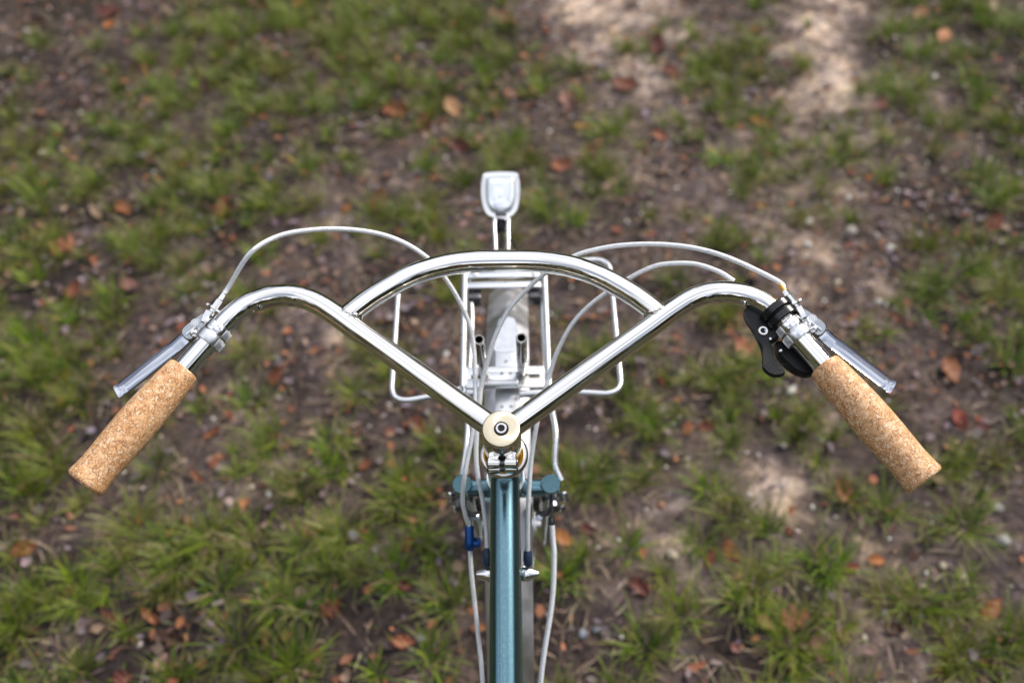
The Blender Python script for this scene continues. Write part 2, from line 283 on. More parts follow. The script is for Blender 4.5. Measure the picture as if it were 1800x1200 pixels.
LEAVES = [
(-1.243, 2.224, 0.052, 0.075, 37, 'oval', 'orange', 'bright orange oval fallen leaf on dark soil near the top left corner'),
(-1.07, 1.962, 0.113, 0.018, -66, 'long', 'orangebrown', 'narrow orange brown fallen leaf standing in grass right of the bright orange leaf'),
(-0.843, 2.078, 0.066, 0.031, -63, 'oval', 'rust', 'small rust leaf lying between grass tufts above the left handlebar bend'),
(-0.671, 2.312, 0.051, 0.046, 51, 'oval', 'orange', 'small orange leaf at the very top edge left of the headlamp'),
(-0.887, 1.876, 0.08, 0.058, -40, 'oval', 'darkbrown', 'dark brown curled leaf in the dense upper left grass'),
(-0.878, 1.524, 0.047, 0.054, 32, 'oval', 'rust', 'dull red leaf on bare soil in the upper left grass'),
(-0.967, 1.574, 0.059, 0.037, 83, 'oval', 'tan', 'pale brown leaf beside the dull red leaf at upper left'),
(-1.193, 1.595, 0.031, 0.041, -2, 'oval', 'yellow', 'small yellow leaf in the grass at the left edge'),
(-1.048, 1.346, 0.088, 0.018, -54, 'long', 'tan', 'slender pale brown leaf above the large salmon leaf pair at left'),
(-0.983, 1.361, 0.06, 0.03, -36, 'oval', 'orangebrown', 'orange brown leaf half covered by grass above the left cable loop'),
(-0.724, 1.337, 0.089, 0.05, 87, 'lobed', 'rust', 'large rust leaf standing above the left brake cable'),
(-0.326, 1.75, 0.101, 0.074, -2, 'lobed', 'orangebrown', 'ragged orange brown lobed leaf on pale litter upper left of the headlamp'),
(-0.243, 1.683, 0.091, 0.039, 87, 'oval', 'rust', 'rust oval leaf just right of the ragged lobed leaf'),
(-0.169, 1.761, 0.074, 0.049, -62, 'oval', 'paleorange', 'pale orange leaf at the foot of the tuft above the headlamp'),
(-0.004, 1.825, 0.054, 0.038, -2, 'oval', 'orangebrown', 'thin orange leaf straight above the headlamp'),
(0.154, 1.783, 0.099, 0.063, -66, 'oval', 'pink', 'dusty pink oval leaf upper right of the headlamp with an orange tip'),
(0.187, 1.665, 0.064, 0.03, -2, 'long', 'ochre', 'ochre straw coloured leaf below the dusty pink leaf'),
(0.124, 1.491, 0.062, 0.056, 6, 'oval', 'salmon', 'salmon red leaf just right of and above the headlamp'),
(0.196, 1.536, 0.092, 0.038, 74, 'oval', 'rust', 'upright rust leaf right of the salmon leaf by the headlamp'),
(0.247, 1.415, 0.065, 0.03, 39, 'long', 'pinktan', 'pale pinkish tan leaf on gravelly soil right of the headlamp'),
(0.389, 1.614, 0.048, 0.049, -18, 'oval', 'salmon', 'small salmon leaf on soil left of the upper right pale sand patch'),
(0.317, 1.856, 0.089, 0.056, -2, 'oval', 'rust', 'broad dark rust leaf under the grass below the top sand patch'),
(-0.088, 1.616, 0.053, 0.055, 43, 'oval', 'pink', 'dusty rose leaf upper left of the headlamp'),
(-0.14, 1.581, 0.066, 0.043, -17, 'oval', 'darkred', 'dark red leaf touching the dusty rose leaf'),
(-0.02, 2.189, 0.076, 0.069, -48, 'oval', 'rust', 'rust leaf left of the sand patch at the top centre'),
(0.424, 2.048, 0.103, 0.044, 79, 'oval', 'darkred', 'dark red leaf between two tufts at the top right of centre'),
(0.451, 1.916, 0.066, 0.056, -36, 'oval', 'rust', 'brown rust leaf on the narrow sand strip at the top'),
(-0.336, 1.37, 0.079, 0.042, 81, 'oval', 'rust', 'rust brown leaf at the left of the headlamp'),
(-0.419, 1.346, 0.032, 0.039, 29, 'oval', 'orange', 'small orange leaf above the crest of the left cable loop'),
(0.669, 1.665, 0.082, 0.041, -27, 'long', 'orange', 'long bright orange leaf beside the upper right sand patches'),
(0.731, 2.12, 0.05, 0.05, -21, 'oval', 'red', 'small red leaf on sand at the top right'),
(1.269, 2.063, 0.073, 0.037, 59, 'oval', 'orange', 'bright orange leaf in the grass near the top right corner'),
(0.661, 1.732, 0.057, 0.052, -36, 'oval', 'darkbrown', 'dark brown leaf just above the long bright orange leaf'),
(1.002, 1.734, 0.055, 0.037, 46, 'oval', 'pink', 'dull pink leaf at the right of the upper sand patches'),
(0.865, 1.456, 0.039, 0.03, -18, 'oval', 'red', 'small dull red leaf at the foot of an upper right tuft'),
(0.901, 1.433, 0.03, 0.032, 25, 'oval', 'orange', 'tiny orange leaf right of the small dull red leaf'),
(0.613, 1.334, 0.031, 0.03, -2, 'oval', 'ochre', 'small ochre leaf above the right cable arches'),
(1.461, 2.207, 0.095, 0.024, -87, 'long', 'pinktan', 'thin pinkish leaf at the top right corner'),
(1.16, 1.255, 0.066, 0.035, 48, 'oval', 'rust', 'dark rust leaf near the right edge of the ground'),
(-1.09, 1.213, 0.073, 0.069, 14, 'lobed', 'salmon', 'large salmon leaf left of the left cable loop'),
(-1.024, 1.078, 0.068, 0.034, 83, 'oval', 'rust', 'rust leaf below the large salmon leaf at left'),
(-0.969, 0.89, 0.093, 0.023, 28, 'long', 'darkbrown', 'long dark brown curled leaf left of the left brake lever'),
(-0.97, 0.828, 0.048, 0.03, 99, 'oval', 'rust', 'rust leaf below the long dark brown leaf at left'),
(-0.901, 1.093, 0.053, 0.032, -25, 'oval', 'pink', 'dusty pink leaf above the left brake lever'),
(-0.515, 0.816, 0.051, 0.033, 63, 'oval', 'rust', 'reddish brown leaf in the left handlebar bend'),
(-0.621, 0.663, 0.052, 0.021, 39, 'long', 'rust', 'thin rust leaf to the right of the left cork grip'),
(-0.393, 0.594, 0.035, 0.028, 49, 'oval', 'pink', 'dull rose leaf on soil below the left handlebar tube'),
(-0.199, 0.67, 0.055, 0.032, -54, 'oval', 'rust', 'rust leaf under the left handlebar tube beside the stem'),
(-0.198, 0.533, 0.044, 0.029, 23, 'oval', 'orangebrown', 'orange brown leaf left of the fork crown'),
(-0.301, 0.581, 0.033, 0.027, 48, 'oval', 'rust', 'small rust leaf lower left of the stem'),
(-0.389, 0.434, 0.039, 0.032, -1, 'oval', 'salmon', 'salmon rust leaf on the lower left ground beside a round tuft'),
(-0.332, 0.271, 0.047, 0.052, 45, 'lobed', 'rust', 'red brown lobed leaf below the salmon rust leaf at lower left'),
(-0.203, 0.395, 0.049, 0.018, 80, 'oval', 'orangebrown', 'upright orange brown leaf in the grass left of the blue cable end'),
(-0.196, 0.203, 0.047, 0.021, -1, 'oval', 'salmon', 'pale salmon leaf in the grass at the bottom left of the frame'),
(-0.203, 0.314, 0.036, 0.025, -12, 'oval', 'darkred', 'dark red leaf above the pale salmon leaf near the frame'),
(-0.169, 0.258, 0.023, 0.019, -31, 'oval', 'pinktan', 'small pale pink leaf right above the pale salmon leaf near the frame'),
(-0.925, 0.402, 0.053, 0.03, 18, 'oval', 'orangebrown', 'orange brown leaf below the left cork grip at the left edge'),
(-0.817, 0.317, 0.042, 0.03, 64, 'oval', 'darkred', 'dark red leaf at the lower left amid grass'),
(-0.649, 0.256, 0.066, 0.015, -37, 'long', 'orangebrown', 'long orange rust leaf at the bottom left'),
(-0.721, 0.257, 0.05, 0.01, -40, 'long', 'rust', 'narrow rust leaf beside the long orange rust leaf at the bottom left'),
(-0.741, 0.239, 0.028, 0.029, 23, 'oval', 'tan', 'pale tan leaf at the bottom left corner'),
(-0.604, 0.214, 0.074, 0.03, -15, 'lobed', 'darkbrown', 'dark brown lobed leaf below the long orange rust leaf'),
(-0.608, 0.177, 0.026, 0.018, 93, 'oval', 'pinktan', 'pale pink leaf below the dark brown lobed leaf'),
(-0.492, 0.417, 0.048, 0.012, -64, 'long', 'pinktan', 'slender pale pink leaf in the lower left tufts'),
(-0.672, 0.147, 0.041, 0.026, 10, 'oval', 'darkred', 'dark red leaf at the bottom edge left of the pale pink leaf'),
(-0.629, 0.553, 0.043, 0.014, -40, 'long', 'orangebrown', 'thin orange brown leaf right of the left cork grip end'),
(0.088, 0.407, 0.048, 0.035, -40, 'oval', 'orange', 'orange brown leaf right of the fork beside the right hand brake cable'),
(0.136, 0.426, 0.038, 0.027, -24, 'oval', 'darkred', 'dark rust leaf half under grass right of the orange brown leaf by the fork'),
(0.632, 0.504, 0.06, 0.038, -75, 'oval', 'salmon', 'large rust orange leaf left of the right cork grip'),
(0.662, 0.358, 0.037, 0.029, -1, 'oval', 'orange', 'bright orange oval leaf below the right cork grip'),
(0.615, 0.343, 0.032, 0.018, 10, 'oval', 'salmon', 'small salmon leaf left of the bright orange oval leaf below the right grip'),
(0.512, 0.415, 0.025, 0.016, -13, 'oval', 'rust', 'small rust leaf at the lower right of the pale sand patch'),
(0.396, 0.371, 0.058, 0.023, -70, 'oval', 'orangebrown', 'long rust leaf on the lower right soil, right one of the crossed pair'),
(0.357, 0.364, 0.051, 0.014, 69, 'oval', 'rust', 'narrow rust leaf leaning left of the long rust leaf at lower right'),
(0.487, 0.239, 0.062, 0.049, 19, 'lobed', 'salmon', 'large red orange lobed leaf on the lower right ground'),
(0.439, 0.235, 0.052, 0.02, -35, 'oval', 'paleorange', 'tan orange leaf touching the large red orange lobed leaf'),
(0.522, 0.187, 0.062, 0.025, -87, 'oval', 'pink', 'pink and orange elongated leaf at the bottom right'),
(0.835, 0.255, 0.071, 0.025, 42, 'oval', 'orangebrown', 'brown orange curled leaf at the lower right edge'),
(0.658, 0.223, 0.041, 0.019, -12, 'oval', 'darkbrown', 'dark brown leaf in the lower right grass'),
(0.305, 0.156, 0.046, 0.014, 19, 'long', 'salmon', 'thin salmon leaf at the bottom edge right of the frame'),
(0.377, 0.189, 0.026, 0.024, -34, 'oval', 'pink', 'dusty rose leaf at the bottom right of the frame'),
(0.222, 0.305, 0.047, 0.027, -45, 'oval', 'darkred', 'dark crimson leaf on soil right of the right brake cable'),
(0.503, 0.86, 0.077, 0.062, -42, 'lobed', 'salmon', 'large salmon leaf behind the black shifter paddle'),
(0.559, 0.819, 0.042, 0.034, -75, 'oval', 'rust', 'rust leaf behind the tip of the shifter paddle'),
(0.313, 0.795, 0.056, 0.018, -80, 'long', 'rust', 'narrow rust leaf below the right handlebar tube'),
(0.919, 0.791, 0.078, 0.038, -91, 'oval', 'orangebrown', 'orange brown leaf right of the right cork grip'),
(0.902, 0.665, 0.057, 0.028, -81, 'oval', 'red', 'dark red brown leaf right of the lower right cork grip'),
(0.945, 0.648, 0.036, 0.021, -1, 'oval', 'pink', 'dusty rose leaf at the right edge beside the dark red brown leaf'),
(0.848, 0.951, 0.05, 0.023, -38, 'long', 'rust', 'rust brown leaf above the right brake lever tip'),
(0.391, 0.664, 0.043, 0.031, 11, 'oval', 'rust', 'rust leaf on soil below the right handlebar tube'),
(0.351, 0.66, 0.037, 0.023, 59, 'oval', 'orangebrown', 'orange brown leaf left of the rust leaf below the right tube'),
(0.264, 0.599, 0.039, 0.022, 42, 'oval', 'darkred', 'dark red leaf on soil right of the fork crown'),
(1.237, 2.189, 0.071, 0.04, 47, 'oval', 'salmon', 'salmon leaf at the top edge near the right corner'),
(-1.489, 2.26, 0.072, 0.084, -2, 'oval', 'darkbrown', 'dark brown leaf in the top left corner'),
(-1.269, 2.301, 0.078, 0.092, 38, 'oval', 'darkred', 'dark red brown leaf above the bright orange leaf'),
(-0.797, 2.316, 0.089, 0.077, -33, 'oval', 'darkred', 'dark red leaf at the top edge of the left grass')]
PEBBLES = [
(0.702, 1.197, 0.023, 'white', 'round white pebble right of the outer right cable arch'),
(0.768, 1.186, 0.019, 'cream', 'cream pebble just right of the round white pebble'),
(0.812, 1.24, 0.052, 'pale', 'broad pale stone above the round white pebble'),
(0.893, 1.181, 0.021, 'white', 'white pebble right of the pale stone'),
(0.744, 1.069, 0.019, 'cream', 'cream pebble directly above the right brake lever'),
(0.822, 1.004, 0.019, 'white', 'white pebble above the right brake lever blade'),
(0.699, 1.584, 0.022, 'cream', 'cream pebble below the long bright orange leaf'),
(1.183, 1.858, 0.022, 'white', 'white pebble in the upper right grass'),
(1.259, 1.814, 0.019, 'cream', 'small cream pebble right of the white pebble in the upper right grass'),
(0.718, 1.271, 0.025, 'white', 'white pebble above the broad pale stone'),
(0.578, 0.752, 0.035, 'white', 'chalky white stone chip beside the shifter paddle'),
(0.915, 0.466, 0.041, 'grey', 'large grey stone at the right edge below the right grip'),
(0.902, 0.394, 0.046, 'grey', 'knobbly grey stone under the large grey stone'),
(-1.259, 1.595, 0.028, 'cream', 'cream pebble on soil at the upper left'),
(-0.556, 0.494, 0.024, 'pinkish', 'pinkish pebble on the soil lower right of the left grip'),
(-0.485, 0.519, 0.013, 'white', 'tiny white pebble right of the pinkish pebble'),
(-0.521, 0.535, 0.016, 'cream', 'cream pebble above the tiny white pebble'),
(-0.15, 0.862, 0.02, 'white', 'white pebble framed by the left rack hoop'),
(0.268, 0.74, 0.017, 'cream', 'cream pebble below the right handlebar tube'),
(0.318, 0.584, 0.015, 'rusty', 'rusty pebble on soil right of the fork'),
(0.28, 0.484, 0.016, 'rusty', 'orange pebble beside the lower sand patch'),
(0.288, 0.371, 0.025, 'cream', 'slim cream stone chip on the soil right of the cable'),
(0.115, 0.218, 0.018, 'bluish', 'bluish grey pebble in the soil at the bottom'),
(0.14, 0.225, 0.016, 'bluish', 'blue grey pebble touching the grass blade at the bottom'),
(0.567, 0.236, 0.012, 'white', 'tiny white pebble beside the pink and orange leaf'),
(-1.025, 1.112, 0.018, 'white', 'tiny white pebble left of the left brake lever'),
(0.732, 0.306, 0.014, 'cream', 'cream pebble left of the brown orange curled leaf'),
(0.807, 0.32, 0.016, 'cream', 'cream pebble in dark soil at the lower right'),
(0.778, 0.344, 0.018, 'cream', 'tan pebble above the lower right grass')]

# ================================================================ the ground
def vnoise(x, y, freq, seed):
    r = np.random.default_rng(seed).random((256, 256)); X = x*freq+1000.37; Y = y*freq+1000.71
    i = np.floor(X).astype(int); j = np.floor(Y).astype(int); a = X-i; b = Y-j; a = a*a*(3-2*a); b = b*b*(3-2*b)
    g = lambda p, q: r[p % 256, q % 256]
    return g(i, j)*(1-a)*(1-b)+g(i+1, j)*a*(1-b)+g(i, j+1)*(1-a)*b+g(i+1, j+1)*a*b
def table(rows, x, y, default):
    T = np.array([[float(c) for c in r] for r in rows])
    gx = np.clip((x+1.9)/.1, 0, 37.999); gy = np.clip(y/.1, 0, 25.999); i = gx.astype(int); j = gy.astype(int); a = gx-i; b = gy-j
    v = T[j, i]*(1-a)*(1-b)+T[j, i+1]*a*(1-b)+T[j+1, i]*(1-a)*b+T[j+1, i+1]*a*b
    out = np.maximum(np.maximum(-1.9-x, x-1.9), np.maximum(-y, y-2.6)); k = np.clip(out/.5, 0, 1)
    return v*(1-k)+default*k
def ground_h(x, y):
    h = (vnoise(x, y, 2.3, 1)-.5)*.022+(vnoise(x, y, 7, 2)-.5)*.012+(vnoise(x, y, 22, 3)-.5)*.005
    far = np.clip((np.hypot(x, y-1)-6)/60, 0, 1); h = h+far*(vnoise(x, y, .03, 4)-.5)*3
    flat = np.minimum(np.hypot(x/.6, (y-.235)), np.hypot(x/.6, (y+.82)))
    return h*np.clip((flat-.05)/.2, 0.15, 1)-.004
def axis_vals(lo, hi, step, reach):
    v = list(np.arange(lo, hi+step/2, step)); s = step
    a = hi
    while a < reach: s *= 1.09; a += s; v.append(a)
    a = lo; s = step; pre = []
    while a > -reach: s *= 1.09; a -= s; pre.append(a)
    return np.array(pre[::-1]+v)
gx = axis_vals(-1.95, 1.95, .011, 400); gy = axis_vals(-.3, 2.75, .011, 400)
XX, YY = np.meshgrid(gx, gy); xs, ys = XX.ravel(), YY.ravel(); zs = ground_h(xs, ys)
co = np.stack([xs, ys, zs], 1); nx, ny = len(gx), len(gy)
idx = (np.arange(ny-1)[:, None]*nx+np.arange(nx-1)[None, :]).ravel()
quads = np.stack([idx, idx+1, idx+nx+1, idx+nx], 1)
def fast_mesh(name, co, faces_list, tint=None):
    """faces_list: list of int arrays (n, k)"""
    me = bpy.data.meshes.new(name); me.vertices.add(len(co)); me.vertices.foreach_set('co', co.astype(np.float32).ravel())
    loops = np.concatenate([f.ravel() for f in faces_list]); tot = np.concatenate([np.full(len(f), f.shape[1]) for f in faces_list])
    me.loops.add(len(loops)); me.loops.foreach_set('vertex_index', loops.astype(np.int32))
    me.polygons.add(len(tot)); st = np.concatenate([[0], np.cumsum(tot)[:-1]]); me.polygons.foreach_set('loop_start', st.astype(np.int32)); me.polygons.foreach_set('loop_total', tot.astype(np.int32))
    me.update(calc_edges=True)
    if tint is not None:
        a = me.color_attributes.new('tint', 'FLOAT_COLOR', 'POINT'); t = np.concatenate([tint, np.ones((len(tint), 1))], 1); a.data.foreach_set('color', t.astype(np.float32).ravel())
    return me
sand = table(SAND_MAP, xs, ys, 2.6)
sand = sand+(vnoise(xs, ys, 9, 11)-.5)*3.4+(vnoise(xs, ys, 21, 12)-.5)*3.0+(vnoise(xs, ys, 50, 13)-.5)*2.0
sand = np.clip((sand-1.5)/7.2, 0, 1)
dens = table(GRASS_MAP, xs, ys, 5.)
far = np.clip((np.hypot(xs, ys-1)-1.6)/2.0, 0, 1)
k = sand[:, None]; cd = np.array([.032, .026, .026]); cm = np.array([.108, .088, .083]); cp = np.array([.60, .51, .43])
tint = np.where(k < .5, cd+(cm-cd)*k*2, cm+(cp-cm)*(k*2-1))
patch = np.clip((vnoise(xs, ys, 3.1, 14)*.6+vnoise(xs, ys, .6, 15)*.6-.2)*2.2, 0, 1)[:, None]*far[:, None]
tint = tint*(1-patch*.85)+np.array([.05, .062, .02])*patch*.85
gme = fast_mesh('ground', co, [quads], tint)
def soil(nt, b):
    L = nt.links; a = n_(nt, 'ShaderNodeVertexColor'); a.layer_name = 'tint'; tc = n_(nt, 'ShaderNodeTexCoord')
    n1 = n_(nt, 'ShaderNodeTexNoise', Scale=55.0, Detail=8.0, Roughness=.7); n2 = n_(nt, 'ShaderNodeTexNoise', Scale=260.0, Detail=4.0)
    n3 = n_(nt, 'ShaderNodeTexNoise', Scale=14.0, Detail=4.0)
    for q in (n1, n2, n3): L.new(tc.outputs['Object'], q.inputs['Vector'])
    r1 = ramp(nt, [(.34, (.34, .32, .32)), (.5, (1, 1, 1)), (.66, (1.8, 1.72, 1.65))]); L.new(n1.outputs['Fac'], r1.inputs[0])
    r3 = ramp(nt, [(.35, (.92, .88, .95)), (.65, (1.12, 1.0, .88))]); L.new(n3.outputs['Fac'], r3.inputs[0])
    m1 = n_(nt, 'ShaderNodeMix', data_type='RGBA', blend_type='MULTIPLY'); m1.inputs['Factor'].default_value = 1; L.new(a.outputs['Color'], m1.inputs['A']); L.new(r1.outputs[0], m1.inputs['B'])
    m2 = n_(nt, 'ShaderNodeMix', data_type='RGBA', blend_type='MULTIPLY'); m2.inputs['Factor'].default_value = 1; L.new(m1.outputs['Result'], m2.inputs['A']); L.new(r3.outputs[0], m2.inputs['B'])
    L.new(m2.outputs['Result'], b.inputs['Base Color'])
    ad = n_(nt, 'ShaderNodeMath', operation='ADD'); L.new(n1.outputs['Fac'], ad.inputs[0]); L.new(n2.outputs['Fac'], ad.inputs[1])
    bp = n_(nt, 'ShaderNodeBump', Strength=.9, Distance=.006); L.new(ad.outputs[0], bp.inputs['Height']); L.new(bp.outputs[0], b.inputs['Normal'])
M['soil'] = mat('sandy_soil', (.2, .15, .12), 0, .9, nodes=soil, spec=.2)
g = obj('ground', gme, M['soil'], smooth=False); g['kind'] = 'structure'
gme.polygons.foreach_set('use_smooth', [True]*len(gme.polygons))

def blades(bx, by, bz, length, az, lean, width, curl, tint, tip, lv=4):
    """vectorised grass blades; lean = angle from the vertical at the root, curl = extra lean at the tip"""
    n = len(bx); out = np.zeros((n, 2*lv+1, 3)); col = np.zeros((n, 2*lv+1, 3)); d = np.stack([np.cos(az), np.sin(az)], 1); sd = np.stack([-np.sin(az), np.cos(az)], 1)
    px, pz = np.zeros(n), np.zeros(n); seg = length/lv
    for i in range(lv+1):
        t = i/lv; w = width*(1-t**1.6)*(.75+.5*min(t*3, 1))*.5
        c = np.stack([bx+d[:, 0]*px, by+d[:, 1]*px], 1); cc = tint*(1-t*t)+tip*(t*t)
        if i < lv:
            for s, o in ((-1, 0), (1, 1)):
                out[:, 2*i+o, :2] = c+sd*(w*s)[:, None]; out[:, 2*i+o, 2] = bz+pz; col[:, 2*i+o] = cc
        else: out[:, 2*i, :2] = c; out[:, 2*i, 2] = bz+pz; col[:, 2*i] = cc
        a = lean+curl*(t+.5/lv); px = px+seg*np.sin(a); pz = pz+seg*np.cos(a)
    base = (np.arange(n)*(2*lv+1))[:, None]
    q = np.concatenate([base+np.array([2*i, 2*i+1, 2*i+3, 2*i+2]) for i in range(lv-1)]); t3 = base+np.array([2*lv-2, 2*lv-1, 2*lv])
    return out.reshape(-1, 3), [q, t3], col.reshape(-1, 3)
def pick(pal, n, var=.25):
    pal = np.array(pal); c = pal[rng.integers(0, len(pal), n)]; return c*(1+(rng.random((n, 1))-.5)*2*var)*(1+(rng.random((n, 3))-.5)*.12)
GREEN = [(.045, .115, .006), (.08, .16, .007), (.135, .225, .008), (.022, .070, .008), (.18, .25, .009), (.014, .045, .008), (.028, .095, .012)]
TIPS = [(.13, .20, .015), (.24, .29, .025), (.36, .33, .08), (.18, .27, .018), (.30, .35, .04), (.42, .36, .14)]
tx, ty, ts = [], [], []
for (x, y, s) in TUFTS: tx.append(x); ty.append(y); ts.append((.8, .8, 1.1, 1.45, 1.8)[s])
cand = 16000
cx_ = rng.uniform(-2.1, 2.1, cand); cy_ = rng.uniform(-.35, 2.95, cand)
dm = table(GRASS_MAP, cx_, cy_, 5.)+(vnoise(cx_, cy_, 6, 21)-.5)*3.0+(vnoise(cx_, cy_, 12, 22)-.5)*4
prob = np.clip((dm-2.2)/6.0, 0, 1)**1.25
keep = rng.random(cand) < prob
cell = {}
def far_enough(x, y, r):
    i, j = int(x//.06), int(y//.06)
    for a in (-1, 0, 1):
        for c in (-1, 0, 1):
            for (px, py) in cell.get((i+a, j+c), ()):
                if (px-x)**2+(py-y)**2 < r*r: return False
    cell.setdefault((i, j), []).append((x, y)); return True
for x, y in zip(tx, ty): far_enough(x, y, 0)
for x, y, pb in zip(cx_[keep], cy_[keep], prob[keep]):
    if far_enough(x, y, .052-.022*min(pb, 1)) and rng.random() < .72: tx.append(x); ty.append(y); ts.append(.28+1.15*rng.random()**2.0)
tx, ty, ts = map(np.array, (tx, ty, ts))
nb = (18+62*ts).astype(int); tid = np.repeat(np.arange(len(tx)), nb); n = len(tid)
rr = .020*ts[tid]*rng.random(n)**.8; aa = rng.random(n)*2*np.pi
bx = tx[tid]+rr*np.cos(aa); by = ty[tid]+rr*np.sin(aa); taz = rng.random(len(tx))*2*np.pi
wind = np.clip(rng.normal(0, .5, len(tx)), -1, 1)[tid]; az = np.arctan2(np.sin(aa)+wind*np.sin(taz[tid]), np.cos(aa)+wind*np.cos(taz[tid]))+rng.normal(0, .95, n); ln = (.030+.050*rng.random(n)**1.2)*(.62+.50*ts[tid])
lean = .10+.62*rng.random(n)*(.30+rr/.022/ts[tid])+(rng.random(n) < .14)*.7+np.abs(rng.normal(0, .16, len(tx)))[tid]; curl = .25+.95*rng.random(n)
tone = rng.normal(1.05, .27, len(tx))[tid][:, None]
yel = np.clip(rng.normal(.15, .25, len(tx)), 0, .8)[tid][:, None]
c0 = pick(GREEN, n)*np.clip(tone, .5, 1.6); c0 = c0*1.18*(1-yel)+np.array([.20, .20, .03])*yel
c1 = pick(TIPS, n)
dead = rng.random(n) < .13; c0[dead] = pick([(.30, .23, .13), (.22, .17, .10)], dead.sum()); c1[dead] = c0[dead]
co, fl, tt = blades(bx, by, ground_h(bx, by)-.003, ln, az, lean, .0014+.0015*rng.random(n), curl, c0, c1)
o = obj('grass', fast_mesh('grass', co, fl, tt), M['grass'], smooth=False); o['kind'] = 'stuff'
o['label'] = 'short green and yellowish grass tufts on the soil'; o['category'] = 'grass'
print('grass blades', n)
# the same grass carried on around the part in view, thinner and coarser
m = 9000; ox = rng.uniform(-7, 7, m); oy = rng.uniform(-5, 9, m); kp = ((np.abs(ox) > 2.1) | (oy < -.35) | (oy > 2.95)) & (vnoise(ox, oy, 1.5, 71)*.6+vnoise(ox, oy, 6, 72)*.5 > .42)
ox, oy = ox[kp], oy[kp]; osz = .5+.9*rng.random(len(ox)); oid = np.repeat(np.arange(len(ox)), 16); n2 = len(oid); aa = rng.random(n2)*2*np.pi; rr = .034*osz[oid]*rng.random(n2)**.8
bx = ox[oid]+rr*np.cos(aa); by = oy[oid]+rr*np.sin(aa)
co, fl, tt = blades(bx, by, ground_h(bx, by)-.003, (.04+.05*rng.random(n2))*(.6+.5*osz[oid]), aa+rng.normal(0, .5, n2), .12+.6*rng.random(n2), .004+.003*rng.random(n2), .3+.9*rng.random(n2), pick(GREEN, n2), pick(TIPS, n2), lv=2)
o = obj('surrounding_grass', fast_mesh('surrounding_grass', co, fl, tt), M['grass'], smooth=False); o['kind'] = 'stuff'
o['label'] = 'rough grass around the edges of the ground in view'; o['category'] = 'grass'
# low moss-like turf between the tufts
n = 26000; sx = rng.uniform(-2.1, 2.1, n); sy = rng.uniform(-.35, 2.95, n)
dm = table(GRASS_MAP, sx, sy, 5.)+(vnoise(sx, sy, 6, 21)-.5)*5+(vnoise(sx, sy, 30, 23)-.5)*3; kp = rng.random(n) < np.clip((dm-3)/6, 0, 1)
sx, sy = sx[kp], sy[kp]; n = len(sx)
co, fl, tt = blades(sx, sy, ground_h(sx, sy)-.002, .012+.022*rng.random(n), rng.random(n)*2*np.pi, .4+.9*rng.random(n), .002+.0015*rng.random(n), .3+.4*rng.random(n), pick(GREEN, n), pick(TIPS, n), lv=2)
o = obj('ground_cover', fast_mesh('ground_cover', co, fl, tt), M['grass'], smooth=False); o['kind'] = 'stuff'
o['label'] = 'low sparse green ground cover between the grass tufts'; o['category'] = 'ground cover'
# straw and dead stalks lying flat
n = 26000; sx = rng.uniform(-2.1, 2.1, n); sy = rng.uniform(-.35, 2.95, n)
sn = table(SAND_MAP, sx, sy, 2.6); kp = rng.random(n) < np.clip(1.25-np.abs(sn-3)/6, .1, 1)*np.clip(vnoise(sx, sy, 5, 31)*1.6, .2, 1)
sx, sy = sx[kp], sy[kp]; n = len(sx)
STRAW = [(.26, .19, .125), (.16, .11, .07), (.40, .32, .22), (.09, .06, .045), (.19, .13, .11), (.34, .25, .20)]
c = pick(STRAW, n); co, fl, tt = blades(sx, sy, ground_h(sx, sy)+.002+.007*rng.random(n), .02+.05*rng.random(n)**2, rng.random(n)*2*np.pi, 1.35+.25*rng.random(n), .0008+.0018*rng.random(n), .05+.2*rng.random(n), c, c*.95, lv=3)
o = obj('dry_straw', fast_mesh('dry_straw', co, fl, tt), M['litter'], smooth=False); o['kind'] = 'stuff'
o['label'] = 'dry tan grass stalks lying on the soil'; o['category'] = 'straw'
# scraps of leaf
def scraps(n, lo, hi, pal, lift=.012):
    sx = rng.uniform(-2.1, 2.1, n); sy = rng.uniform(-.35, 2.95, n); kp = rng.random(n) < np.clip(vnoise(sx, sy, 4, 41)*1.5, .15, 1)*np.clip(1.4-table(SAND_MAP, sx, sy, 2.6)/8, .15, 1)
    sx, sy = sx[kp], sy[kp]; n = len(sx); L_ = lo+(hi-lo)*rng.random(n)**1.6; W = L_*(.35+.5*rng.random(n)); az = rng.random(n)*2*np.pi
    tilt = rng.normal(0, .35, n); tl2 = rng.normal(0, .3, n); curl = rng.uniform(.1, .6, n)
    us = np.array([-.5, -.25, 0, .25, .5]); ws = np.array([.18, .85, 1, .8, .12]); co = np.zeros((n, 15, 3)); ca, sa = np.cos(az), np.sin(az)
    zb = ground_h(sx, sy)+.003+lift*rng.random(n)**2
    for i, (u, w) in enumerate(zip(us, ws)):
        for j, v in enumerate((-.5, 0, .5)):
            lu = u*L_; lv = v*w*W*(1+.25*np.sin(sx*900+i*3+j)); z = np.abs(v)*w*W*curl+lu*tilt*.5+lv*tl2+(u*u)*L_*curl*.6
            co[:, 3*i+j, 0] = sx+lu*ca-lv*sa; co[:, 3*i+j, 1] = sy+lu*sa+lv*ca; co[:, 3*i+j, 2] = zb+z
    base = (np.arange(n)*15)[:, None]; q = np.concatenate([base+np.array([3*i+j, 3*i+j+1, 3*i+j+4, 3*i+j+3]) for i in range(4) for j in range(2)])
    return co.reshape(-1, 3), q, np.repeat(pick(pal, n, .3), 15, axis=0)
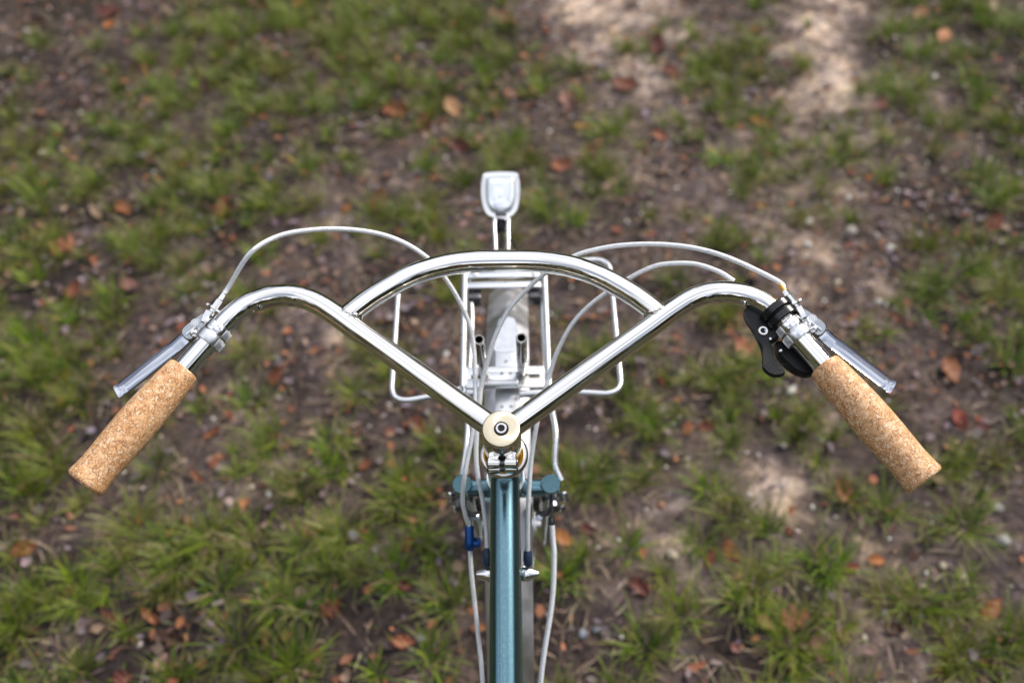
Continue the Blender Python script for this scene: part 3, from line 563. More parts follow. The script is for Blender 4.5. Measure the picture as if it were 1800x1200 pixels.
SCR = [(.24, .08, .045), (.30, .12, .06), (.19, .14, .16), (.22, .17, .19), (.13, .05, .03), (.08, .035, .025), (.18, .08, .05), (.17, .12, .13), (.13, .10, .12), (.22, .14, .12), (.07, .05, .05), (.25, .17, .12), (.20, .08, .04), (.16, .13, .16), (.05, .035, .03), (.06, .04, .04), (.09, .05, .04)]
co, q, tt = scraps(24000, .005, .026, SCR)
o = obj('leaf_litter', fast_mesh('leaf_litter', co, [q], tt), M['litter'], smooth=False); o['kind'] = 'stuff'
o['label'] = 'broken brown and mauve leaf litter over the soil'; o['category'] = 'leaf litter'
# gravel
tb = bmesh.new(); bmesh.ops.create_icosphere(tb, subdivisions=1, radius=1); iv = np.array([v.co[:] for v in tb.verts]); itf = np.array([[v.index for v in f.verts] for f in tb.faces]); tb.free()
n = 11000; sx = rng.uniform(-2.1, 2.1, n); sy = rng.uniform(-.35, 2.95, n)
kp = rng.random(n) < np.clip((table(SAND_MAP, sx, sy, 2.6)-1)/5+(vnoise(sx, sy, 3, 51)-.5)+(table(GRASS_MAP, sx, sy, 5.) < 3.3)*.3, .08, 1); sx, sy = sx[kp], sy[kp]; n = len(sx)
sz = .0012+.0045*rng.random(n)**3; jit = 1+(rng.random((n, 12, 3))-.5)*.5; scl = np.stack([1+.5*rng.random(n), .7+.5*rng.random(n), .5+.3*rng.random(n)], 1); az = rng.random(n)*6.28
P = iv[None]*jit*scl[:, None, :]*sz[:, None, None]; ca, sa = np.cos(az)[:, None], np.sin(az)[:, None]
co = np.stack([P[:, :, 0]*ca-P[:, :, 1]*sa+sx[:, None], P[:, :, 0]*sa+P[:, :, 1]*ca+sy[:, None], P[:, :, 2]+(ground_h(sx, sy)+sz*.3)[:, None]], 2).reshape(-1, 3)
fc = ((np.arange(n)*12)[:, None, None]+itf[None]).reshape(-1, 3)
o = obj('gravel', fast_mesh('gravel', co, [fc], np.repeat(pick([(.42, .36, .30), (.30, .26, .23), (.52, .47, .42), (.35, .22, .15), (.26, .26, .30), (.60, .56, .52), (.75, .72, .68)], n), 12, axis=0)), M['stone'], smooth=False); o['kind'] = 'stuff'
o['label'] = 'fine gravel and grit scattered on the bare soil'; o['category'] = 'gravel'

# fallen leaves one by one
def leaf_mesh(shape, L_, W, seed):
    rd = random.Random(seed); bm = BM(); nu, nv = 22, 6; up = rd.uniform(.15, .5); bend = rd.uniform(-.5, .9); tw = rd.uniform(-.5, .5); ph = rd.random()*9
    rows = []
    for i in range(nu+1):
        t = i/nu
        if shape == 'lobed': w = (math.sin(math.pi*t)**.55)*(.72+.34*math.cos(t*6*math.pi+ph))+.03
        elif shape == 'long': w = math.sin(math.pi*t**.85)**.8+.03
        else: w = math.sin(math.pi*t**.8)**.7+.03
        row = []
        for j in range(nv+1):
            v = j/nv*2-1; x = (t-.5)*L_; y = v*w*W/2*(1+.06*math.sin(9*t+3*v+ph)+.10*abs(v)*math.sin(31*t+ph*2)+.07*abs(v)*math.sin(57*t+ph))
            z = abs(v)**1.5*w*W*.5*up+(t-.5)**2*L_*bend*.8+v*(t-.5)*W*tw*.6+.0012*math.sin(17*t+5*v+ph)
            row.append(bm.verts.new((x, y, z)))
        rows.append(row)
    for i in range(nu):
        for j in range(nv): bm.faces.new((rows[i][j], rows[i+1][j], rows[i+1][j+1], rows[i][j+1]))
    r = bmesh.ops.extrude_face_region(bm, geom=bm.faces[:])
    for v in r['geom']:
        if isinstance(v, bmesh.types.BMVert): v.co.z -= .0006
    add_tube(bm, [(-L_*.5, 0, (.25)*L_*bend*.8), (-L_*.58, .001, .25*L_*bend*.8+.002), (-L_*.68, .004, .25*L_*bend*.8+.001)], .0007, 5)
    return bm
for k, (x, y, L_, W, an, sh, cl, lab) in enumerate(LEAVES):
    L_ = min(max(L_*.88, .020), .070); W = min(W, L_*(.85 if sh == 'lobed' else .62)); 
    if sh == 'long': W = min(W, L_*.34)
    rd = random.Random(k); o = obj('fallen_leaf', leaf_mesh(sh, L_, W, k), LEAFM[cl])
    o.location = (x, y, float(ground_h(np.array([x]), np.array([y]))[0])+.005+W*.10); o.rotation_euler = (rd.uniform(-.3, .3)-.15+.45, rd.uniform(-.25, .25), 0)
    o.rotation_euler = (Matrix.Rotation(rd.uniform(.1, .5), 3, 'X') @ Matrix.Rotation(rd.uniform(-.25, .25), 3, 'Y') @ Matrix.Rotation(R(an), 3, 'Z')).to_euler()
    o['label'] = lab; o['category'] = 'leaf'; o['group'] = 'fallen leaves on the ground'
for k, (x, y, s, cl, lab) in enumerate(PEBBLES):
    rd = random.Random(k+500); bm = BM(); s = s*(.62 if s > .03 else .9); bmesh.ops.create_icosphere(bm, subdivisions=3, radius=s*.5)
    ph = [rd.random()*9 for _ in range(6)]
    for v in bm.verts:
        d = v.co.normalized(); f_ = 1+.13*math.sin(d.x*3+ph[0])*math.cos(d.y*4+ph[1])+.07*math.sin(d.z*7+ph[2]+d.x*5)
        v.co = Vector((d.x*1.0, d.y*.82, d.z*.6))*s*.5*f_
    o = obj('pebble', bm, STONEM[cl]); o.location = (x, y, float(ground_h(np.array([x]), np.array([y]))[0])+s*.2); o.rotation_euler = (rd.uniform(-.2, .2), rd.uniform(-.2, .2), rd.random()*6)
    o['label'] = lab; o['category'] = 'pebble'; o['group'] = 'pebbles on the ground'

# woodland ring added out of frame to darken the chrome's horizon reflections
n = 17000; an = rng.random(n)*2*np.pi; rad = 15+12*rng.random(n); top = 5+5*vnoise(np.cos(an)*6, np.sin(an)*6, 1.3, 61)+3*vnoise(np.cos(an)*30, np.sin(an)*30, .7, 62)
zz = .2+top*rng.random(n)**.8; cx_ = np.cos(an)*rad; cy_ = 1+np.sin(an)*rad; sz = .35+.6*rng.random(n)
d1 = rng.normal(size=(n, 3)); d1 /= np.linalg.norm(d1, axis=1)[:, None]; d2 = np.cross(d1, rng.normal(size=(n, 3))); d2 /= np.linalg.norm(d2, axis=1)[:, None]
c = np.stack([cx_, cy_, zz], 1); co = np.stack([c+d1*sz[:, None], c+d2*sz[:, None]*.7, c-d1*sz[:, None], c-d2*sz[:, None]*.7], 1).reshape(-1, 3)
o = obj('added_woodland', fast_mesh('added_woodland', co, [np.arange(n*4).reshape(n, 4)], np.repeat(pick([(.10, .12, .05), (.17, .13, .08), (.07, .09, .03), (.24, .19, .13)], n), 4, axis=0)), M['litter'], smooth=False); o['kind'] = 'stuff'
o['label'] = 'unseen ring of wood added to darken the chrome reflections'; o['category'] = 'woodland'

# ================================================================ the bicycle
TH = R(18); CAP = V(0, 0, .908)
S = V(0, -math.sin(TH), math.cos(TH))            # up the steering axis
ST = R(-.567)                                     # bars turned by half a degree
Xs = V(1, 0, 0)*math.cos(ST)+V(0, math.cos(TH), math.sin(TH))*math.sin(ST)
Fs = V(0, math.cos(TH), math.sin(TH))*math.cos(ST)-V(1, 0, 0)*math.sin(ST)
def BP(a, s, h): return CAP+Xs*a+Fs*s+S*h
bike = empty('bicycle', loc=(0, 0, 0))
bike['label'] = 'teal bicycle with polished V shaped handlebar, cork grips, front rack and headlamp'; bike['category'] = 'bicycle'
def part(name, bm, m, parent=bike, **kw): return obj(name, bm, m, parent, **kw)

# ---- handlebar
RB = .0111
H0 = -.0125
def bar_side(sd):
    ctrl = [(0, 0, H0), (.1408, .1062, H0)]
    line = [BP(0, 0, H0), BP(sd*.125, .0943, H0)]
    crv = spline([BP(sd*a, s, H0) for a, s in ((.125, .0943), (.1408, .1060), (.162, .1222), (.183, .1360), (.2015, .1432), (.2205, .1447), (.2400, .1408), (.2565, .1318), (.2700, .1185), (.2806, .1035))], 7)
    # run out straight to the bar end
    end = [BP(sd*.3064, .0665, H0), BP(sd*.380, -.0413, H0)]
    return line+crv[1:]+end
hb = BM(); add_tube(hb, bar_side(1), RB, 28); bar = part('handlebar', hb, M['chrome'])
hb = BM(); add_tube(hb, bar_side(-1), RB, 28); obj('handlebar_tube', hb, M['chrome'], bar)
arc = [(-.1420, .1100), (-.1277, .1400), (-.1145, .1515), (-.1021, .1600), (-.082, .1700), (-.060, .1766), (-.0336, .1802), (0, .1812), (.0336, .1802), (.060, .1766), (.082, .1700), (.1021, .1600), (.1145, .1515), (.1277, .1400), (.1420, .1100)]
arc = [(-.1400, .1330), (-.1290, .1420), (-.1150, .1517), (-.1000, .1612), (-.082, .1697), (-.060, .1765), (-.034, .1805), (0, .1815), (.034, .1805), (.060, .1765), (.082, .1697), (.1000, .1612), (.1150, .1517), (.1290, .1420), (.1400, .1330), (.1480, .1256), (.1535, .1200)]
arc = [(-.1535, .1200), (-.1480, .1256)]+arc
hb = BM(); add_tube(hb, spline([BP(a, s, H0) for a, s in arc], 5), RB, 28); obj('arc_tube', hb, M['chrome'], bar)
for sd in (1, -1):                               # weld beads where the arc meets the tubes
    hb = BM(); c = BP(sd*.1462, .1272, H0); d = (BP(sd*.60, -.80, 0)-BP(0, 0, 0)).normalized()*-1; n, b = frame_of(d); pts = []
    for k in range(41):
        an = 2*math.pi*k/40; q = c+d*(-.0045)+(n*math.cos(an)+b*math.sin(an))*.0112+d*(.0035*math.cos(2*an)); pts.append(q)
    add_tube(hb, pts, [.0011+.0003*math.sin(k*2.1) for k in range(41)], 8); obj('weld_bead', hb, M['chrome'], bar)
# ---- stem: collar, top cap, pinch bolts
sb = BM(); add_lathe(sb, [(0, .0), (0, .0176), (-.0008, .0182), (-.052, .0182), (-.053, .0176), (-.053, 0)], BP(0, 0, -.001), S, 48); stem = part('stem_clamp', sb, M['chrome'])
sb = BM()
add_lathe(sb, [(.0045, .0), (.0045, .0030), (.0040, .0034), (.0040, .0056), (.0042, .0060), (.0042, .0165), (.0036, .0174), (.0024, .0178), (0, .0178), (0, 0)], BP(0, 0, -.0005), S, 64)
top = part('top_cap', sb, M['cap'])
sb = BM(); add_lathe(sb, [(.0035, .0050), (.0045, .0052), (.0045, .0068), (.0035, .0068)], BP(0, 0, -.0005), S, 40, close=True); obj('bolt_recess', sb, M['black'], top)
sb = BM(); add_lathe(sb, [(.0036, .0030), (.0058, .0031), (.0062, .0034), (.0062, .0048), (.0058, .0053), (.0036, .0053)], BP(0, 0, -.0005), S, 32, close=True); bolt = obj('cap_bolt', sb, M['satin'], top)
sb = BM(); add_lathe(sb, [(.0050, 0), (.0050, .0033)], BP(0, 0, -.0005), S, 6); obj('hex_socket', sb, M['black'], bolt)
for lv in (-.030, -.047):                          # two pinch bolts across the rear slit
    for sd in (1, -1):
        sb = BM(); q = BP(0, -.0225, lv); add_lathe(sb, [(.0022, 0), (.0022, .0050), (.0030, .0058), (.0130, .0060), (.0136, .0054), (.0136, 0)], q, Xs*sd, 28)
        add_box(sb, BP(sd*.0076, -.0185, lv), Xs, Fs, S, .0100, .009, .0108, .001)
        lug = obj('bolt_lug', sb, M['chrome'], stem)
    sb = BM(); add_lathe(sb, [(-.0148, 0), (-.0148, .0034), (-.0136, .0040), (.0136, .0040), (.0148, .0034), (.0148, 0)], BP(0, -.0225, lv), Xs, 20); obj('pinch_bolt', sb, M['steel_dark'], stem)
sb = BM(); add_box(sb, BP(0, -.0182, -.034), Xs, Fs, S, .0028, .0030, .036); obj('clamp_slit', sb, M['black'], stem)
# ---- headset
sb = BM(); add_lathe(sb, [(-.086, .0), (-.086, .0196), (-.082, .0194), (-.080, .0168), (-.054, .0160), (-.054, 0)], CAP, S, 48); part('steerer_spacer', sb, M['gold'])
sb = BM(); add_lathe(sb, [(-.0840, .0192), (-.0772, .0196), (-.0768, .0204), (-.0782, .0236), (-.0792, .0243), (-.0830, .0243), (-.0850, .0236), (-.0870, .0225), (-.1000, .0215), (-.1000, .0150)], CAP, S, 64); part('headset_cup', sb, M['ring'])
sb = BM(); add_lathe(sb, [(-.0776, .0188), (-.0770, .0188), (-.0768, .0197), (-.0776, .0197)], CAP, S, 64, close=True); part('headset_seal', sb, M['gold'])
sb = BM(); add_lathe(sb, [(-.098, .0), (-.098, .0185), (-.165, .0185), (-.165, 0)], CAP, S, 40); part('head_tube', sb, M['teal'])
sb = BM(); add_lathe(sb, [(-.163, .015), (-.163, .0205), (-.166, .0213), (-.173, .0213), (-.176, .020), (-.176, .015)], CAP, S, 48); part('lower_headset_cup', sb, M['silver'])
# ---- frame tubes
HT = lambda l: CAP-S*l
BB = V(0, -.385, .285); SEAT_TOP = V(0, -.585, .800)
def tube_part(name, a, b, r, m='teal', seg=32, parent=bike):
    t = BM(); add_tube(t, [a, b], r, seg); return part(name, t, M[m], parent)
tt = tube_part('top_tube', HT(.116), V(0, -.575, .690), .0146, seg=48)
dt = tube_part('down_tube', HT(.150), BB, .0150)
tube_part('seat_tube', BB, SEAT_TOP, .0150)
tube_part('seat_post', SEAT_TOP, V(0, -.635, .925), .0136, 'silver')
t = BM(); add_lathe(t, [(-.036, 0), (-.036, .021), (.036, .021), (.036, 0)], BB, (1, 0, 0), 32); part('bottom_bracket_shell', t, M['teal'])
RA = V(0, -.820, .345); FA = V(0, .235, .345)
for sd in (1, -1):
    t = BM(); add_tube(t, spline([BB+V(sd*.018, -.01, 0), V(sd*.040, -.52, .30), V(sd*.062, -.80, .342)], 6), .0085, 16); part('chainstay', t, M['teal'])
    t = BM(); add_tube(t, [V(sd*.016, -.580, .770), V(sd*.060, -.80, .362)], .0075, 16); part('seatstay', t, M['teal'])
    t = BM(); add_box(t, V(sd*.063, -.815, .347), (1, 0, 0), (0, 1, 0), (0, 0, 1), .006, .045, .035, .002); part('rear_dropout', t, M['teal'])
# cable stops on the down tube
dtd = (BB-HT(.150)).normalized()
cpos = V(-.0005, -.0185, .6715)
for sd in (1, -1):
    t = BM(); q = V(sd*.0140, -.0195, .6700)
    add_lathe(t, [(0, .0075), (.003, .0086), (.007, .0086), (.013, .0064), (.0165, .0046), (.0185, .0038), (.0200, .0030), (.0200, 0)], q, (sd, 0, 0), 24); stop = part('cable_stop', t, M['silver'])
# ---- fork
CR = .1913
fork_b = BM(); add_lathe(fork_b, [(-.0480, 0), (-.0480, .0092), (-.030, .0098), (-.02, .0110), (.02, .0110), (.030, .0098), (.0480, .0092), (.0480, 0)], HT(CR+.015), Xs, 28); add_lathe(fork_b, [(0, 0), (0, .020), (-.014, .020), (-.014, 0)], HT(CR-.012), S, 32)
crown = part('fork_crown', fork_b, M['teal'])
for sd in (1, -1):
    t = BM(); a = HT(CR)+Xs*(sd*.0486); b_ = FA+V(sd*.052, 0, .012); mid = a.lerp(a-S*.34, .97)
    pts = spline([a, a-S*.12, a-S*.24, a-S*.32+V(sd*.001, .006, 0), b_], 6); k = len(pts)
    add_tube(t, pts, [.0106-.0036*i/(k-1) for i in range(k)], 24); bl = part('fork_blade', t, M['teal'])
    t = BM(); add_lathe(t, [(0.0008, 0), (.0012, .0102), (.0004, .0110), (-.002, .0112), (-.003, .0108), (-.003, 0)], a, S, 40); obj('blade_cap', t, M['teal'], bl)
# ---- wheels
def wheel(axle, name):
    w = empty(name, bike)
    t = BM(); RT = .3265; 
    for_r = [(math.cos(2*math.pi*k/14), math.sin(2*math.pi*k/14)) for k in range(14)]
    add_lathe(t, [(c*.0200, RT+s*.0185) for c, s in for_r], axle, (1, 0, 0), 96, close=True); obj('tyre', t, M['tyre'], w)
    t = BM(); add_lathe(t, [(-.011, .311), (.011, .311), (.012, .300), (.006, .293), (-.006, .293), (-.012, .300)], axle, (1, 0, 0), 96, close=True); obj('rim', t, M['silver'], w)
    t = BM(); add_lathe(t, [(-.05, 0), (-.05, .006), (-.036, .007), (-.035, .022), (-.031, .022), (-.028, .012), (.028, .012), (.031, .022), (.035, .022), (.036, .007), (.05, .006), (.05, 0)], axle, (1, 0, 0), 32); obj('hub', t, M['silver'], w)
    t = BM()
    for k in range(32):
        a = 2*math.pi*k/32; s = 1 if k % 2 else -1; ao = a+(.42 if (k//2) % 2 else -.42)
        add_tube(t, [axle+V(s*.033, .020*math.cos(ao), .020*math.sin(ao)), axle+V(s*.003, .296*math.cos(a), .296*math.sin(a))], .0009, 5, cap=False)
    obj('spokes', t, M['silver'], w)
    return w
wheel(FA, 'front_wheel'); wheel(RA, 'rear_wheel')
# ---- mudguards
def mudguard(name, axle, a0, a1, hw, Rr=.358, sag=.013, m='fender'):
    t = BM(); N = 60; Mv = 10; rows = []
    for layer in (0, 1):
        rr = []
        for i in range(N+1):
            f = i/N; an = R(a0+(a1-a0)*f); e = min(f, 1-f)*N; wf = min(1, math.sqrt(max(e+.15, 0)/2.5)) if e < 2.35 else 1
            row = []
            for j in range(Mv+1):
                v = j/Mv*2-1; rad = Rr-sag*v*v*wf*wf+.0022*math.exp(-(v/.32)**2)-(.0012 if layer else 0)
                row.append(t.verts.new(axle+V(v*hw*wf, math.sin(an)*rad, math.cos(an)*rad)))
            rr.append(row)
        rows.append(rr)
    for rr in rows:
        for i in range(N):
            for j in range(Mv): t.faces.new((rr[i][j], rr[i+1][j], rr[i+1][j+1], rr[i][j+1]))
    A, B = rows
    for i in range(N):
        for j in (0, Mv): t.faces.new((A[i][j], A[i+1][j], B[i+1][j], B[i][j]))
    for i in (0, N):
        for j in range(Mv): t.faces.new((A[i][j], A[i][j+1], B[i][j+1], B[i][j]))
    return part(name, t, M[m])
mg = mudguard('front_mudguard', FA, 68, -118, .0275)
mudguard('rear_mudguard', RA, 62, -110, .0275)
for an in ():
    for sd in (1, -1):
        t = BM(); q = FA+V(sd*.026, math.sin(R(an))*.352, math.cos(R(an))*.352); add_tube(t, [FA+V(sd*.056, -.004, .01), q], .002, 10); obj('mudguard_stay', t, M['silver'], mg)
# ---- saddle and the cranks, below and behind the camera
t = BM(); rows = []
for i in range(15):
    f = i/14; y = -.500-.27*f; hw = .018+.062*(max(0, (f-.35)/.65))**1.4+.006*f; row = []
    for j in range(13):
        v = j/12*2-1; row.append(t.verts.new((v*hw, y, .965-.035*abs(v)**2.2-.012*math.sin(math.pi*f)-.02*(f < .05))))
    rows.append(row)
for i in range(14):
    for j in range(12): t.faces.new((rows[i][j], rows[i+1][j], rows[i+1][j+1], rows[i][j+1]))
r = bmesh.ops.extrude_face_region(t, geom=t.faces[:])
for v in r['geom']:
    if isinstance(v, bmesh.types.BMVert): v.co.z -= .012
sad = part('saddle', t, M['leather'])
for sd in (1, -1):
    t = BM(); add_tube(t, spline([V(sd*.008, -.53, .928), V(sd*.020, -.58, .905), V(sd*.022, -.68, .905), V(sd*.035, -.74, .925)], 6), .0035, 10); obj('saddle_rail', t, M['steel_dark'], sad)
t = BM(); add_lathe(t, [(.050, .020), (.050, .092), (.053, .093), (.053, .020)], BB, (1, 0, 0), 48, close=True); part('chainring', t, M['silver'])
for sd in (1, -1):
    t = BM(); e = BB+V(sd*.066, sd*.150, -sd*.080); add_box(t, (BB+V(sd*.062, 0, 0)+e)*.5, (1, 0, 0), (e-BB-V(sd*.066, 0, 0)).normalized(), V(1, 0, 0).cross((e-BB-V(sd*.066, 0, 0)).normalized()), .012, .19, .024, .004); cr_ = part('crank_arm', t, M['silver'])
    t = BM(); add_box(t, e+V(sd*.055, 0, 0), (1, 0, 0), (0, 1, 0), (0, 0, 1), .09, .08, .018, .004); part('pedal', t, M['steel_dark'])
t = BM(); add_tube(t, [V(-.03, -.47, .29), V(-.16, -.56, 0.004)], .008, 16); part('kickstand', t, M['silver'])

# ---- front rack
RZ = .745
rack = empty('front_rack', bike)
def rtube(name, pts, r, m='rack', seg=16, parent=rack): t = BM(); add_tube(t, pts, r, seg); return obj(name, t, M[m], parent)
rtube('hoop', fillet([V(-.050, .176, RZ), V(-.1325, .158, RZ), V(-.1375, .366, RZ), V(.1335, .390, RZ), V(.1335, .166, RZ), V(.0495, .174, RZ)], [.022]*4, 10), .0036)
rtube('side_rail', [V(-.0500, .178, RZ+.001), V(-.0537, .385, RZ+.001)], .0040)
rtube('side_rail', [V(.0500, .178, RZ+.001), V(.0490, .385, RZ+.001)], .0040)
# lower rails and stays running back to the fork
rtube('stay', spline([V(.0500, .372, RZ-.008), V(.0455, .300, RZ-.014), V(.0500, .185, RZ-.012), V(.0560, .120, .738), V(.0545, .088, .722), V(.0610, .072, .712)], 8), .0034)
rtube('stay', spline([V(-.0500, .372, RZ-.008), V(-.0430, .300, RZ-.014), V(-.0450, .185, RZ-.012), V(-.0440, .118, .738), V(-.0470, .088, .728), V(-.0530, .070, .712)], 8), .0034)
for s in (.3620, .3440):
    t = BM(); add_box(t, V(-.003, s, RZ+.001), (1, 0, 0), (0, 1, 0), (0, 0, 1), .093, .0105, .004, .001); cb = obj('cross_plate', t, M['rack'], rack)
for x in (-.040, .036):
    t = BM(); add_lathe(t, [(0, .0036), (.0018, .0034), (.0024, .002), (.0024, 0)], V(x, .362, RZ+.003), (0, 0, 1), 16); obj('screw', t, M['silver'], rack)
    t = BM(); add_box(t, V(x, .336, RZ-.012), (1, 0, 0), (0, 1, 0), (0, 0, 1), .016, .018, .016, .002); obj('lamp_clamp', t, M['steel_dark'], rack)
# rear slotted plate, built from its bars
t = BM()
for y, d in ((.2038, .0125), (.1855, .0135)): add_box(t, V(-.001, y, RZ), (1, 0, 0), (0, 1, 0), (0, 0, 1), .0915, d, .003, .0006)
for x, w in ((-.0440, .0055), (-.0040, .040), (.0422, .0055)): add_box(t, V(x, .1950, RZ), (1, 0, 0), (0, 1, 0), (0, 0, 1), w, .0125, .0029)
obj('slotted_plate', t, M['rack'], rack)
t = BM(); add_tube(t, [V(-.046, .1755, RZ-.004), V(-.028, .1755, RZ-.005)], .0042, 14); obj('plate_lip', t, M['rack'], rack)
t = BM(); add_tube(t, [V(.016, .1725, RZ-.004), V(.044, .1745, RZ-.005)], .0045, 14); obj('plate_lip', t, M['rack'], rack)
for sd, x in ((-1, -.052), (1, .052)):
    t = BM(); add_lathe(t, [(-.003, 0), (-.003, .0055), (.003, .0055), (.003, 0)], V(x, .1745, RZ), (0, 0, 1), 20); ey = obj('eyelet', t, M['rack'], rack)
    t = BM(); add_lathe(t, [(.003, 0), (.0042, .0028), (.003, .0030)], V(x, .1745, RZ), (0, 0, 1), 12); obj('eyelet_screw', t, M['steel_dark'], rack)
# folded bracket clamping the plate to the strap
t = BM(); add_box(t, V(-.0060, .1880, RZ+.0065), (1, 0, 0), (0, 1, 0), (0, 0, 1), .0395, .0150, .006, .0015); br = obj('strap_bracket', t, M['rack'], rack)
t = BM(); add_tube(t, [V(-.0255, .1790, RZ+.007), V(.0135, .1790, RZ+.007)], .0045, 20); obj('bracket_fold', t, M['satin'], rack)
# flat strap with holes, above the mudguard
def strap(name, x0, x1, ya, za, yb, zb, th=.0022):
    t = BM(); d = V(0, yb-ya, zb-za); L_ = d.length; d.normalize(); n = V(1, 0, 0).cross(d)
    add_box(t, V((x0+x1)/2, (ya+yb)/2, (za+zb)/2), (1, 0, 0), d, n, x1-x0, L_, th, .0006); return obj(name, t, M['rack'], rack), (d, n)
strap('strap', -.0130, .0150, .045, .7290, .2380, .7410)
t = BM(); ol = [(-.0140, .2380), (-.0125, .262), (-.0105, .284), (-.006, .297), (.008, .297), (.0125, .284), (.0145, .262), (.0160, .2380)]
add_prism(t, smooth_loop(ol, 3), lambda u, v, h: V(u, v, .7410+h-(v-.238)*.10), -.0012, .0012); obj('reflection_tongue', t, M['rack'], rack)  # added tongue standing for the mudguard's bright reflection ahead of the strap
for x, y in ((-.0005, .2220), (-.005, .1925), (.005, .1925), (-.0050, .1575), (.0055, .1575), (-.0050, .1340), (.0055, .1340), (-.0045, .1100), (.0050, .1100)):
    z = .7290+(y-.045)*(.012/.193)+.0011; z = RZ+.0096 if .18 < y < .196 else z
    t = BM(); add_lathe(t, [(-.002, .0017), (.0002, .0020), (.0003, .0014), (-.0005, 0)], V(x, y, z), (0, 0, 1), 12); obj('strap_hole', t, M['steel_dark'], rack)
# hollow steel posts
for x in (-.0265, .0190):
    t = BM(); topp = V(x, .1655 if x < 0 else .1670, .8450); add_lathe(t, [(0, .0038), (.0004, .0042), (.0004, .0056), (-.0004, .0060), (-.104, .0060), (-.104, .0038), (-.016, .0038)], topp, S, 28, close=True); po = obj('hollow_post', t, M['darkened_chrome'], rack)
    t = BM(); add_lathe(t, [(.0002, .0039), (.0012, .0043), (.0012, .0057), (.0002, .0061), (-.0016, .0061), (-.0016, .0039)], topp, S, 28, close=True); obj('post_rim', t, M['silver'], rack)
    t = BM(); add_lathe(t, [(-.022, 0), (-.022, .0039)], topp, S, 20); obj('post_bore', t, M['black'], rack)
# ---- headlamp
lamp = empty('headlamp', bike)
LO = V(-.0075, .5050, .7560); LN = V(0, -.42, .907).normalized(); LG = V(0, .907, .42).normalized(); LX = V(1, 0, 0)
def LP(u, v, h): return LO+LX*u+LG*v+LN*h
ol = [(-.0120, -.0345), (.0120, -.0345), (.0222, -.0255), (.0268, -.0080), (.0278, .0120), (.0262, .0250), (.0205, .0345), (-.0205, .0345), (-.0262, .0250), (-.0278, .0120), (-.0268, -.0080), (-.0222, -.0255)]
OL = smooth_loop(ol, 5)
t = BM(); lv_ = [(-.034, .55), (-.028, .80), (-.016, .95), (-.004, 1.0), (.002, .985), (.004, .95), (.0035, .90)]
rings = [[t.verts.new(LP(u*k, v*k, h)) for u, v in OL] for h, k in lv_]
for A, B in zip(rings, rings[1:]):
    for k in range(len(OL)): t.faces.new((A[k], A[(k+1) % len(OL)], B[(k+1) % len(OL)], B[k]))
t.faces.new(rings[0]); t.faces.new(rings[-1]); obj('lamp_shell', t, M['silver'], lamp)
inn = smooth_loop([(-.0085, -.0265), (.0085, -.0265), (.0170, -.0185), (.0205, -.0030), (.0200, .0190), (.0165, .0245), (0, .0262), (-.0165, .0245), (-.0200, .0190), (-.0205, -.0030), (-.0170, -.0185)], 5)
t = BM(); lv_ = [(.0030, 1.02), (.0060, 1.0), (.0084, .93), (.0100, .80), (.0110, .55), (.0114, .25)]
rings = [[t.verts.new(LP(u*k, v*k, h)) for u, v in inn] for h, k in lv_]
for A, B in zip(rings, rings[1:]):
    for k in range(len(inn)): t.faces.new((A[k], A[(k+1) % len(inn)], B[(k+1) % len(inn)], B[k]))
t.faces.new(rings[-1]); dome = obj('lamp_lens', t, M['glass'], lamp)
for k in range(9):
    u = -.0128+.0032*k; t = BM(); z0 = .0094 if abs(k-4) > 3 else .0104; add_tube(t, [LP(u, -.002, z0), LP(u, .0195-abs(u)*.2, z0-.001)], .0009, 8); obj('lens_rib', t, M['glass'], dome)
t = BM(); add_lathe(t, [(.0108, .0038), (.0124, .0034), (.0128, 0)], LP(0, -.004, 0), LN, 20); obj('lamp_button', t, M['glass'], lamp)
t = BM(); add_box(t, LP(0, -.0285, .0030), LX, LG, LN, .0150, .0045, .006, .001); obj('lamp_switch', t, M['steel_dark'], lamp)
t = BM(); add_box(t, LP(0, -.0390, -.014), LX, LG, LN, .0135, .0120, .022, .002); obj('lamp_mount', t, M['black'], lamp)
t = BM(); add_tube(t, [LP(0, -.045, -.016), LP(0, -.066, -.028)], .0028, 10); obj('mount_screw', t, M['steel_dark'], lamp)
for a, b in (((-.0125, .3700, RZ+.002), (-.0165, .4640, .7400)), ((.0028, .3700, RZ+.002), (.0022, .4640, .7400))):
    t = BM(); add_tube(t, [V(*a), V(*b), V(b[0]+.001, b[1]+.008, b[2]+.004)], .0031, 14); obj('lamp_arm', t, M['rack'], lamp)
t = BM(); add_tube(t, spline([V(.004, .455, .728), V(.012, .425, .735), V(.024, .398, .737), V(.042, .375, .735)], 8), .0016, 8); obj('lamp_wire', t, M['black'], lamp)

